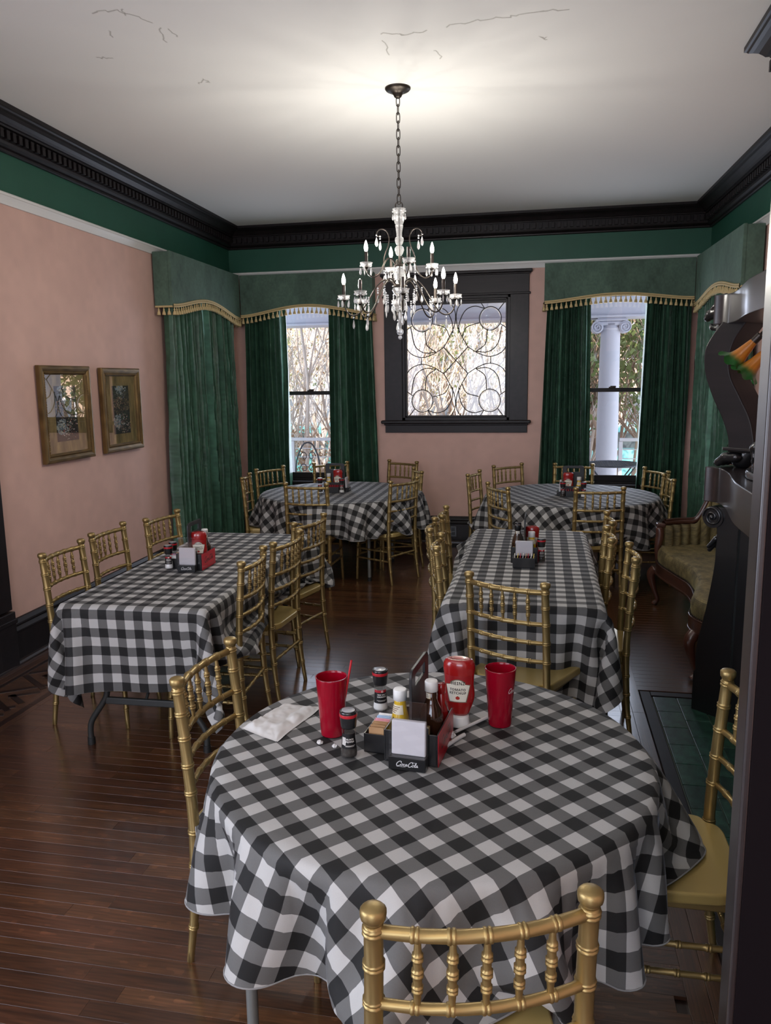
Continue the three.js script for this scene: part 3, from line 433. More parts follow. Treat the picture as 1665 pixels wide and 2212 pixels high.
// ---------------------------------------------------------------- outside: porch, railing, column, garden
const shadeWhite = std({ color: rgb(.5, .535, .63), roughness: .7 });  // white paint with the bluish porch shade put into its colour
struct('porch_floor', span(-7, 5, -.2, -.06, -11.75, ZB - WT - .01), std({ color: rgb(.55, .55, .53), roughness: .8 }), 'pale boarded porch floor outside the windows', 'porch');
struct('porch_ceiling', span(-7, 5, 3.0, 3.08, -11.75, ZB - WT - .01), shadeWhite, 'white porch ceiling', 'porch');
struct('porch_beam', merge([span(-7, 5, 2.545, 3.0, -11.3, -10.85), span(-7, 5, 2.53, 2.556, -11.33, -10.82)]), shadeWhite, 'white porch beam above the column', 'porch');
function column(x, z, label) {
  const g = thing('porch_column', label, 'column', [x, -.06, z], 0, undefined), H = 2.395, r = .143;
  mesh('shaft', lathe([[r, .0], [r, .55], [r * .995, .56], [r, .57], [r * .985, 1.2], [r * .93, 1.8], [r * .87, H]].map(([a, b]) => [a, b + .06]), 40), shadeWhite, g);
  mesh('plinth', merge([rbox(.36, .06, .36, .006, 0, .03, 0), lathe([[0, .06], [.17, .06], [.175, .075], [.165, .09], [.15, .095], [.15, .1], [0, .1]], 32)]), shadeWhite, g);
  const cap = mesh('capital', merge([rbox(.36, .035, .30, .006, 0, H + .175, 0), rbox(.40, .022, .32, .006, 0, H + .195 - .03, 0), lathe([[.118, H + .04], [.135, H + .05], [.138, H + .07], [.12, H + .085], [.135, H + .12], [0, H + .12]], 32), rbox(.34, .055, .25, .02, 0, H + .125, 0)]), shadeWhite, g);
  for (const s of [-1, 1]) { const pts = []; for (let i = 0; i <= 70; i++) { const t = i / 70, a = t * Math.PI * 4.4, q = .078 * (1 - t * .86); pts.push(V(s * (.175 + Math.cos(a + Math.PI / 2) * q * -1), H + .075 + Math.sin(a + Math.PI / 2) * q, .14)); } mesh('volute', merge([new THREE.TubeGeometry(catmull(pts), 130, .009, 6), cyl(.076, .076, .27, 28).rotateX(Math.PI / 2).translate(s * .175, H + .075, -.135)]), shadeWhite, cap); }
}
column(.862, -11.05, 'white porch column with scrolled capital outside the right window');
column(-5.4, -11.05, 'white porch column with scrolled capital beyond the left wall');
{ const m = std({ color: rgb(.48, .5, .54), roughness: .5 });
  const rail = (x0, x1, label, posts) => { const g = thing('porch_railing', label, 'railing', [0, -.04, -11.12]); mesh('top_rail', rbox(x1 - x0, .045, .05, .006, (x0 + x1) / 2, .965, 0), m, g); for (const x of posts) mesh('post', rbox(.05, 1.0, .05, .004, x, .44, 0), m, g); for (let i = 0; i < 7; i++) mesh('cable', new THREE.CylinderGeometry(.0075, .0075, x1 - x0, 6).rotateZ(Math.PI / 2).translate((x0 + x1) / 2, .83 - i * .125, 0), m, g); };
  rail(-5.2, .66, 'white horizontal rail and cables outside the left window', [-5.2, -3.6, -1.9, -.4, .63]); rail(1.03, 4.6, 'white horizontal rail and post right of the column', [1.05, 2.8, 4.58]); }
{ const blue = std({ color: rgb(.06, .075, .10), metalness: .4, roughness: .5 }); const t = thing('bistro_table', 'dark round metal bistro table on the porch in front of the column', 'table', [.83, -.06, -9.72]);
  mesh('rim', new THREE.TorusGeometry(.34, .01, 8, 48).rotateX(Math.PI / 2).translate(0, .80, 0), blue, t);
  const gs = []; for (let i = -12; i <= 12; i++) { const o = i * .026, l = Math.sqrt(Math.max(0, .34 * .34 - o * o)) * 2; if (l > .05) gs.push(box(l, .003, .007, 0, .80, o), box(.007, .003, l, o, .8, 0)); } mesh('mesh_top', mergeGeometries(gs), blue, t).userData.kind = 'stuff';
  for (const [a, b] of [[.26, .12], [-.26, .12], [.26, -.12], [-.26, -.12]]) mesh('leg', tube([[a * -.9, 0, b], [0, .42, b * .9], [a, .79, b]], .009, 12, 6), blue, t);
  const c = thing('iron_chair', 'dark iron chair with scrolled back on the porch outside the left window', 'chair', [-3.02, -.06, -9.8], .5); mesh('seat', lathe([[0, .44], [.19, .44], [.2, .45], [.19, .46], [0, .46]], 24), blue, c);
  for (const s of [-1, 1]) { mesh('leg', tube([[s * .16, 0, -.16], [s * .15, .44, -.14]], .011, 6, 6), blue, c); mesh('back_leg', tube([[s * .17, 0, .2], [s * .15, .44, .15], [s * .15, .8, .2], [s * .07, 1.02, .22], [0, 1.06, .22]], .011, 24, 6), blue, c); }
  const sp = []; for (const s of [-1, 1]) for (let k = 0; k < 3; k++) { const pts = []; for (let i = 0; i <= 20; i++) { const a = i / 20 * 7, q = .05 * (1 - i / 26); pts.push([s * (.05 + Math.cos(a) * q), .58 + k * .15 + Math.sin(a) * q * 1.3, .18 + k * .015]); } sp.push(tube(pts, .006, 30, 5)); } mesh('back_scroll', merge(sp), blue, c); }
struct('garden_ground', span(-30, 30, -.9, -.75, -45, -11.76), std({ color: rgb(.62, .55, .49), map: tex(256, 256, (u, v) => { const k = 190 + 120 * (wrapN(u * 20, v * 20, 20, 20) - .5) + 60 * (wrapN(u * 60, v * 60, 60, 60) - .5); return [k, k * .95, k * .9]; }, true, [6, 6]), roughness: .95 }), 'sunlit pale ground of the garden', 'ground');
const bark = [std({ color: rgb(.52, .45, .4), roughness: .9 }), std({ color: rgb(.30, .22, .17), roughness: .9 }), std({ color: rgb(.66, .6, .55), roughness: .9 })];
const leafM = [rgb(.52, .42, .22), rgb(.19, .26, .09), rgb(.12, .19, .07), rgb(.42, .29, .19)].map((c) => phy({ color: c, roughness: .8, side: THREE.DoubleSide, transmission: .3, thickness: 0 }));
function plant(name, label, group, x, z, h, stems, spread, sd, bm, lm, leaves, leafS, twigs = 5) {
  seed = sd; const g = thing(name, label, name.includes('tree') ? 'tree' : 'shrub', [x, -.76, z], 0, group), segs = [], tips = [];
  const bar = (a, b, r0, r1) => { const d = V().subVectors(b, a), L = d.length(), q = new THREE.CylinderGeometry(r1, r0, L, 5, 1, true).translate(0, L / 2, 0); q.applyQuaternion(new THREE.Quaternion().setFromUnitVectors(V(0, 1, 0), d.normalize())); q.translate(a.x, a.y, a.z); segs.push(q); };
  const grow = (p, d, L, r, n) => { let a = p.clone(); for (let i = 0; i < 3; i++) { d = d.clone().add(V(rr(-.22, .22), rr(-.05, .2), rr(-.22, .22))).normalize(); const b = a.clone().addScaledVector(d, L / 3); bar(a, b, r, r * .78); r *= .78; a = b; if (n > 0) for (let k = 0; k < (n > 1 ? 2 : 1 + (twigs > 4 ? 1 : 0)); k++) grow(a, d.clone().add(V(rr(-.9, .9), rr(-.1, .6), rr(-.9, .9))).normalize(), L * rr(.4, .62), r * .6, n - 1); } tips.push(a); };
  for (let i = 0; i < stems; i++) grow(V(rr(-.2, .2) * spread, 0, rr(-.2, .2) * spread), V(rr(-.35, .35) * spread, 1, rr(-.35, .35) * spread).normalize(), h * rr(.7, 1), h * rr(.006, .011), 2);
  mesh('branches', mergeGeometries(segs), bm, g).userData.kind = 'stuff';
  if (leaves) { const q = new THREE.InstancedMesh(new THREE.PlaneGeometry(leafS, leafS * .6).rotateX(.5), lm, leaves), o = new THREE.Object3D(); for (let i = 0; i < leaves; i++) { const t = tips[Math.floor(rnd() * tips.length)]; o.position.set(t.x + rr(-.28, .28), t.y + rr(-.35, .3), t.z + rr(-.28, .28)); o.rotation.set(rr(0, 6), rr(0, 6), rr(0, 6)); o.updateMatrix(); q.setMatrixAt(i, o.matrix); } q.name = 'foliage'; q.userData.kind = 'stuff'; g.add(q); }
}
const bare = (x, z, h, n, sd, b = 0, lv = 420) => plant('bare_shrub', 'leggy bare winter shrub with a few tan leaves in the garden', 'winter shrubs in the garden', x, z, h, n, 1.2, sd, bark[b], leafM[(sd % 3) ? 0 : 3], lv, .05);
let bs = 100; for (const [x, z, h, n, b] of [[-5.6, -13, 4.2, 6, 2], [-4.9, -12.6, 4.0, 6, 0], [-4.2, -12.9, 4.4, 7, 2], [-3.4, -13.4, 4.2, 6, 0], [-2.6, -13.1, 4.0, 6, 2], [-1.9, -13.6, 4.4, 6, 0], [-1.1, -13.2, 4.0, 6, 2], [-.4, -13.9, 4.2, 6, 0], [.3, -13.4, 3.8, 5, 0], [-6.4, -15, 4.6, 6, 0], [-4.4, -15.6, 4.8, 6, 2], [-2.4, -15.4, 4.8, 6, 0], [-.6, -15.8, 4.6, 6, 2]]) bare(x, z, h, n, bs++, b);
const ever = (x, z, h, sd, lm = 2) => plant('evergreen_tree', x > 0 ? 'small leafy evergreen tree beside the porch column' : 'green tree far behind the bare winter shrubs', x > 0 ? 'evergreens by the column' : 'evergreens behind the shrubs', x, z, h, 4, .9, sd, bark[1], leafM[lm], 2600, .085);
ever(1.5, -12.8, 4.2, 201, 1); ever(2.1, -13.4, 4.4, 202, 2); ever(.55, -13.6, 4.4, 203, 1); ever(1.1, -14.6, 4.6, 204, 2); ever(-5.9, -17.5, 5, 205, 1); ever(-1.4, -17.5, 4.6, 206, 1); ever(-3.5, -18, 5, 207, 1); ever(2.9, -14.5, 4.6, 208, 1);
for (const [x, z, sd] of [[-4.5, -12.0, 301], [-3.6, -12.1, 302], [-2.0, -12.1, 303], [-.9, -12.2, 304]]) plant('low_shrub', 'low brown leafy shrub behind the porch railing', 'low shrubs at the railing', x, z, 1.2, 9, 1.6, sd, bark[1], leafM[3], 700, .06);
{ // house across the street
  const wall = std({ color: rgb(.27, .29, .33), roughness: .9 }), b = thing('house', 'grey house with pale window frames far beyond the garden shrubs', 'building', [-6.5, -.76, -27]); mesh('wall', box(9, 4.6, 5, 0, 2.3, 0), wall, b);
  mesh('roof', extrude([[-5, 0], [5, 0], [3.4, 2.2], [-3.4, 2.2]], 5.6).translate(0, 4.6, -2.8), std({ color: rgb(.16, .16, .18), roughness: .9 }), b);
  for (let i = 0; i < 5; i++) for (let j = 0; j < 2; j++) { const w = mesh('window', box(.9, 1.3, .06, -3.4 + i * 1.7, 1.4 + j * 2.0, 2.53), M.whitePaint, b); mesh('pane', box(.74, 1.12, .02, -3.4 + i * 1.7, 1.4 + j * 2.0, 2.57), std({ color: rgb(.1, .12, .15), roughness: .15 }), w); }
  const b2 = thing('house', 'tan brick house with a dark roof beyond the evergreens', 'building', [6.5, -.76, -28]); mesh('wall', box(10, 5, 5, 0, 2.5, 0), std({ color: rgb(.55, .40, .32), roughness: .9 }), b2); mesh('roof', extrude([[-5.5, 0], [5.5, 0], [3.6, 2.4], [-3.6, 2.4]], 5.6).translate(0, 5, -2.8), std({ color: rgb(.14, .12, .12), roughness: .9 }), b2);
  for (let i = 0; i < 5; i++) for (let j = 0; j < 2; j++) { const w = mesh('window', box(.9, 1.3, .06, -3.6 + i * 1.8, 1.4 + j * 2.1, 2.53), M.whitePaint, b2); mesh('pane', box(.74, 1.12, .02, -3.6 + i * 1.8, 1.4 + j * 2.1, 2.57), std({ color: rgb(.1, .12, .15), roughness: .15 }), w); }
}
function car(label, x, z, col) { const g = thing('parked_car', label, 'car', [x, -.75, z], .1); mesh('body', merge([extrude([[-2.1, .25], [2.1, .25], [2.15, .7], [1.5, .85], [.95, 1.35], [-1.2, 1.38], [-1.8, .9], [-2.15, .8]], 1.6, .06).translate(0, 0, -.8)]), phy({ color: col, roughness: .35, clearcoat: .8 }), g); mesh('side_window', extrude([[-1.1, .92], [.95, .92], [.72, 1.26], [-1.0, 1.28]], .02).translate(0, 0, .87), std({ color: rgb(.05, .07, .08), roughness: .1 }), g); for (const q of [-1.35, 1.35]) for (const s of [-.82, .82]) mesh('wheel', new THREE.CylinderGeometry(.32, .32, .2, 20).rotateX(Math.PI / 2).translate(q, .32, s), M.blackRubber, g); }
car('turquoise car parked beyond the shrubs of the left window', -6.2, -19.5, rgb(.10, .42, .44)); car('pale turquoise car parked behind the porch column', 1.9, -19.5, rgb(.16, .5, .56));
// ---------------------------------------------------------------- ballroom chairs
const PW = .1835; // half the distance of the back posts
function makeChair() {
  const g = new THREE.Group(), ring = (t, h = .0035, w = .0045) => [t, h, w], dbl = (t, L, h, w = .0042) => [ring(t - .0042 / L, h, w), ring(t + .0042 / L, h, w)];
  const backPts = (s) => [[s * .19, 0, .222], [s * .187, .2, .197], [s * .186, .44, .186], [s * .185, .66, .196], [s * PW, .80, .207], [s * PW, .893, .215]], postRings = [.12, .235, .33, .44, .565, .65, .735, .81, .878];
  for (const s of [-1, 1]) {
    mesh('back_post', turned(backPts(s), (t) => lerp(.0115, .0168, sstep(0, .35, t)) * (t > .97 ? 1 : 1), postRings.flatMap((y) => dbl(y / .893, .9, .003)), 12, 22), M.gold, g);
    mesh('finial', lathe([[0, 0], [.0165, 0], [.0175, .003], [.017, .006], [.0215, .009], [.0225, .016], [.0222, .024], [.018, .0285], [.009, .031], [0, .0315]], 16).translate(s * PW, .892, .2148), M.gold, g);
    mesh('front_leg', turned([[s * .185, 0, -.19], [s * .178, .22, -.182], [s * .17, .43, -.17]], (t) => lerp(.011, .0155, t), [.25, .5, .72, .92].flatMap((t) => dbl(t, .43, .003)), 10, 8), M.gold, g);
    for (const y of [.205, .29]) mesh('side_stretcher', turned([[s * .184, y, -.183], [s * .187, y, .195]], .0085, [.2, .4, .6, .8].flatMap((t) => dbl(t, .38, .0025)), 8, 4), M.gold, g);
  }
  for (const y of [.23, .32]) mesh('front_stretcher', turned([[-.178, y, -.182], [.178, y, -.182]], .0085, [.2, .4, .6, .8].flatMap((t) => dbl(t, .36, .0025)), 8, 4), M.gold, g);
  mesh('rear_stretcher', turned([[-.187, .25, .194], [.187, .25, .194]], .0085, [.2, .4, .6, .8].flatMap((t) => dbl(t, .37, .0025)), 8, 4), M.gold, g);
  const zAt = (y) => lerp(.186, .215, clamp((y - .44) / .45, 0, 1)), bow = .034;
  const rail = (y, r, rings) => mesh('back_rail', turned([0, 1, 2, 3, 4, 5, 6, 7, 8].map((i) => { const u = i / 4 - 1; return [u * PW, y, zAt(y) + bow * (1 - u * u)]; }), r, rings.flatMap((t) => dbl(t, .38, .0022)), 9, 12), M.gold, g);
  const st = [.185, .343, .5, .657, .815]; rail(.877, .0118, st); rail(.735, .0098, st); rail(.65, .0092, st); rail(.565, .0092, st);
  for (const t of st) { const u = (t - .5) * 2 * .98, x = u * PW, z = (y) => zAt(y) + bow * (1 - u * u); mesh('spindle', turned([[x, .738, z(.738)], [x, .806, z(.806)], [x, .872, z(.872)]], (q) => .0042 + .0042 * Math.pow(Math.sin(Math.PI * clamp(q, .02, .98)), .6), [.27, .5, .73].flatMap((q) => dbl(q, .134, .0028, .0036)), 8, 12), M.gold, g); }
  // seat: trapezoid with notched corners, slightly dished
  const s = new THREE.Shape(); s.moveTo(-.2, -.2); s.quadraticCurveTo(0, -.222, .2, -.2); s.quadraticCurveTo(.214, -.19, .208, -.16); s.lineTo(.19, .13); s.quadraticCurveTo(.188, .16, .165, .163); s.quadraticCurveTo(.15, .168, .148, .185); s.quadraticCurveTo(.14, .205, .1, .207); s.lineTo(-.1, .207); s.quadraticCurveTo(-.14, .205, -.148, .185); s.quadraticCurveTo(-.15, .168, -.165, .163); s.quadraticCurveTo(-.188, .16, -.19, .13); s.lineTo(-.208, -.16); s.quadraticCurveTo(-.214, -.19, -.2, -.2);
  mesh('seat', new THREE.ExtrudeGeometry(s, { depth: .018, bevelEnabled: true, bevelSize: .006, bevelThickness: .008, bevelSegments: 3, curveSegments: 8 }).rotateX(-Math.PI / 2).scale(1, 1, -1).translate(0, .425, 0), M.goldSeat, g);
  { const q = g.children[g.children.length - 1].geometry, a = q.attributes.position.array; for (let i = 0; i < a.length; i += 9) for (let k = 0; k < 3; k++) { const t = a[i + k]; a[i + k] = a[i + 3 + k]; a[i + 3 + k] = t; } q.computeVertexNormals(); }
  mesh('seat_frame', merge([rbox(.33, .03, .016, .004, 0, .405, -.175), rbox(.33, .03, .016, .004, 0, .405, .165), rbox(.016, .03, .33, .004, .172, .405, 0), rbox(.016, .03, .33, .004, -.172, .405, 0)]), M.gold, g);
  return g;
}
const chair0 = makeChair(), seats = [];
function chairAt(ax, az, bx, bz, tx, tz, label, group) {
  const mx = (ax + bx) / 2, mz = (az + bz) / 2, L = Math.hypot(bx - ax, bz - az); let nx = -(bz - az) / L, nz = (bx - ax) / L; if (nx * (mx - tx) + nz * (mz - tz) < 0) { nx = -nx; nz = -nz; }
  const c = chair0.clone(); c.name = numbered('gold_chair'); c.position.set(mx - nx * .215, .001, mz - nz * .215); c.rotation.y = Math.atan2(nx, nz); c.userData = { label, category: 'chair', group }; scene.add(c);
  seats.push([c.position.x, c.position.z, c.rotation.y]); return c;
}
const GC = 'gold bamboo-turned banquet chairs';
const T = { near: [-.29, -2.06, .61], BL: [-1.83, -7.08, .76], BR: [.26, -7.12, .76], RL: [-1.885, -4.14], RR: [-.075, -4.47] };
for (const [t, a, label] of [
  ['RL', [-1.400, -3.465, -1.422, -3.836], 'gold chair at the aisle side of the left long table, nearest the viewer'],
  ['RL', [-1.401, -3.934, -1.370, -4.295], 'gold chair in the middle of the aisle side of the left long table'],
  ['RL', [-1.471, -4.522, -1.385, -4.868], 'gold chair at the aisle side of the left long table, farthest from the viewer'],
  ['RL', [-2.487, -3.500, -2.498, -3.870], 'gold chair between the left wall and long table, nearest the viewer'],
  ['RL', [-2.537, -4.035, -2.546, -4.405], 'gold chair between the left wall and long table, the middle one below the pictures'],
  ['RL', [-2.462, -4.535, -2.425, -4.905], 'gold chair between the left wall and long table, next to the curtain'],
  ['RR', [-.522, -3.943, -.544, -4.307], 'gold chair on the left side of the right long table, nearest the viewer'],
  ['RR', [-.626, -4.432, -.646, -4.80], 'gold chair on the left side of the right long table, second from the viewer'],
  ['RR', [-.614, -4.90, -.631, -5.27], 'gold chair on the left side of the right long table, farthest from the viewer'],
  ['RR', [.456, -4.178, .449, -3.808], 'gold chair on the sofa side of the right long table, white sheet on seat'],
  ['RR', [.379, -4.634, .374, -4.265], 'gold chair on the sofa side of the right long table, the middle one'],
  ['RR', [.418, -5.155, .421, -4.79], 'gold chair on the sofa side of the right long table, farthest from the viewer'],
  ['RR', [-.307, -3.423, .025, -3.267], 'gold chair at the near end of the right long table, its back to the viewer'],
  ['BR', [-.434, -6.546, -.257, -6.228], 'gold chair turned diagonally at the near left of the back-right round table'],
  ['BR', [.269, -6.266, .631, -6.320], 'gold chair with its back to the viewer at the back-right round table'],
  ['BR', [-.651, -7.075, -.573, -7.435], 'gold chair at the left edge of the back-right round table by the peach wall'],
  ['BR', [-.462, -7.814, -.198, -8.065], 'gold chair before the peach wall at the far left of the back-right round table'],
  ['BR', [.133, -8.082, .497, -8.030], 'gold chair before the column window behind the back-right round table'],
  ['BR', [.966, -7.792, 1.133, -7.462], 'gold chair in the back right corner by the curtain'],
  ['BR', [1.062, -7.23, 1.088, -6.866], 'gold chair at the right edge of the back-right round table near the sofa'],
  ['BL', [-2.131, -6.341, -1.763, -6.326], 'gold chair with its back to the viewer at the back-left round table'],
  ['BL', [-1.258, -6.534, -1.082, -6.858], 'gold chair turned diagonally at the near right of the back-left round table'],
  ['BL', [-1.232, -7.611, -1.101, -7.268], 'gold chair at the right edge of the back-left round table, half hidden'],
  ['BL', [-1.611, -8.31, -1.284, -8.14], 'gold chair below the leaded window at the back-left round table'],
  ['BL', [-2.345, -7.932, -2.028, -8.119], 'gold chair before the back-left window behind the condiments'],
  ['BL', [-2.761, -7.330, -2.592, -7.655], 'gold chair before the back-left curtain at the far left of the round table'],
  ['BL', [-2.643, -6.657, -2.713, -7.018], 'gold chair seen edge-on at the left edge of the back-left round table'],
  ['near', [-1.031, -2.021, -1.016, -2.388], 'gold chair at the left of the near round table'],
  ['near', [-.256, -1.133, .095, -1.240], 'nearest gold chair with its back to the viewer at the bottom of the view'],
  ['near', [.547, -2.339, .549, -1.972], 'gold chair at the right of the near round table, half hidden by the dark door'],
]) chairAt(...a, T[t][0], T[t][1], label, GC);

// ---------------------------------------------------------------- tables and their cloths
const TH = .738; // table top height
function roundTable(label, x, z, rc, a0, lf = .72) { const r = rc - .012;
  const g = thing('round_table', label, 'table', [x, 0, z], a0); mesh('tabletop', lathe([[0, TH - .045], [r - .012, TH - .045], [r, TH - .035], [r, TH - .008], [r - .006, TH - .002], [0, TH - .002]], 64), M.tableTop, g);
  for (let i = 0; i < 4; i++) { const a = Math.PI / 4 + i * Math.PI / 2, c = Math.cos(a) * r * lf, s = Math.sin(a) * r * lf; const l = mesh('leg', cyl(.0155, .0155, TH - .075, 14).translate(c, .03, s), M.steel, g); mesh('rubber_foot', cyl(.0185, .0175, .035, 14).translate(c, 0, s), M.blackRubber, l); }
  for (const s of [-1, 1]) mesh('leg_brace', tube([[-r * lf * .707, .6, s * r * lf * .707], [r * lf * .707, .6, s * r * lf * .707]], .009, 4, 8), M.steel, g);
  mesh('top_frame', merge([box(r * 1.3, .03, .03, 0, TH - .06, r * .51), box(r * 1.3, .03, .03, 0, TH - .06, -r * .51)]), M.steel, g); return g;
}
function longTable(label, x, z, w, l, a) {
  const g = thing('folding_table', label, 'table', [x, 0, z], a); mesh('tabletop', rbox(w - .02, .042, l - .02, .02, 0, TH - .024, 0, 3), M.tableTop, g); const dg = std({ color: rgb(.035, .037, .036), roughness: .5, metalness: .3 });
  for (const s of [-1, 1]) { const z0 = s * (l / 2 - .1); mesh('leg_crossbar', rbox(.42, .035, .02, .006, 0, .235, z0), dg, g); for (const e of [-1, 1]) { const q = mesh('leg', tube([[e * .2, TH - .05, z0], [e * .2, .45, z0], [e * .2, .3, z0], [e * .215, .24, z0], [e * .29, .13, z0], [e * .305, .08, z0], [e * .305, .02, z0]], .0145, 36, 10), dg, g); mesh('rubber_foot', cyl(.019, .018, .035, 12).translate(e * .305, 0, z0), M.blackRubber, q); } mesh('brace', tube([[0, .24, z0], [0, TH - .06, z0 - s * .4]], .008, 4, 6), dg, g); }
  mesh('apron_rail', merge([box(.02, .03, l - .2, w / 2 - .08, TH - .058, 0), box(.02, .03, l - .2, -w / 2 + .08, TH - .058, 0)]), dg, g); return g;
}
roundTable('grey-legged round table under the nearest checked cloth', T.near[0], T.near[1], .605, -.087, .93);
roundTable('grey-legged round table in the back left of the room', T.BL[0], T.BL[1], .755, -.087);
roundTable('grey-legged round table in the back right of the room', T.BR[0], T.BR[1], .755, .2);
longTable('long folding table with dark bent legs on the left', T.RL[0], T.RL[1], .74, 1.82, .02);
longTable('long folding table with dark bent legs in the middle right', T.RR[0], T.RR[1], .74, 1.86, 0);

/** position-based cloth; solid(p) pushes a point out of the table; returns the settled positions */
function drape(rest, pin, links, push, steps, wind) {
  const n = rest.length / 3, p = new Float32Array(rest), q = new Float32Array(rest), w = new Float32Array(n).fill(1); pin.forEach((f, i) => { if (f) w[i] = 0; });
  const m = links.length, A = new Int32Array(m), B = new Int32Array(m), L = new Float32Array(m), K = new Float32Array(m);
  links.forEach(([a, b, k, sl = 1], i) => { A[i] = a; B[i] = b; K[i] = k; L[i] = Math.hypot(rest[3 * a] - rest[3 * b], rest[3 * a + 1] - rest[3 * b + 1], rest[3 * a + 2] - rest[3 * b + 2]) * sl; });
  const h = 1 / 60 / 8, gy = -9.8 * h * h;
  for (let s = 0; s < steps; s++) {
    const damp = s < steps * .5 ? .997 : .985;
    for (let i = 0; i < n; i++) { if (!w[i]) continue; for (let k = 0; k < 3; k++) { const j = 3 * i + k, v = (p[j] - q[j]) * damp; q[j] = p[j]; p[j] += v + (k === 1 ? gy : 0); } if (wind && s < steps * .4) { p[3 * i] += wind[2 * i] * h * h; p[3 * i + 2] += wind[2 * i + 1] * h * h; } }
    for (let r = 0; r < 2; r++) for (let c = 0; c < m; c++) { const a = A[c] * 3, b = B[c] * 3, wa = w[A[c]], wb = w[B[c]], ws = wa + wb; if (!ws) continue; const dx = p[b] - p[a], dy = p[b + 1] - p[a + 1], dz = p[b + 2] - p[a + 2], d = Math.sqrt(dx * dx + dy * dy + dz * dz) + 1e-9; let e = (d - L[c]) / d * K[c] / ws; p[a] += dx * e * wa; p[a + 1] += dy * e * wa; p[a + 2] += dz * e * wa; p[b] -= dx * e * wb; p[b + 1] -= dy * e * wb; p[b + 2] -= dz * e * wb; }
    for (let i = 0; i < n; i++) if (w[i]) push(p, q, 3 * i);
  }
  return p;
}
function pushSeats(p, q, j, list) { // chairs stand in the way: lie on the seat, hang in front of the back
  for (const [cx, cz, a, sa, ca] of list) { const dx = p[j] - cx, dz = p[j + 2] - cz; if (dx * dx + dz * dz > .12) continue; const lx = dx * ca - dz * sa, lz = dx * sa + dz * ca, y = p[j + 1];
    if (Math.abs(lx) < .215 && lz > -.235 && lz < .19 && y < .463 && y > .36) { if (y > .405) { p[j + 1] = .463; q[j] = lerp(q[j], p[j], .6); q[j + 1] = p[j + 1]; q[j + 2] = lerp(q[j + 2], p[j + 2], .6); } } }
}
const near = (x, z, r) => seats.filter(([a, b]) => Math.hypot(a - x, b - z) < r).map(([a, b, t]) => [a, b, t, Math.sin(t), Math.cos(t)]);
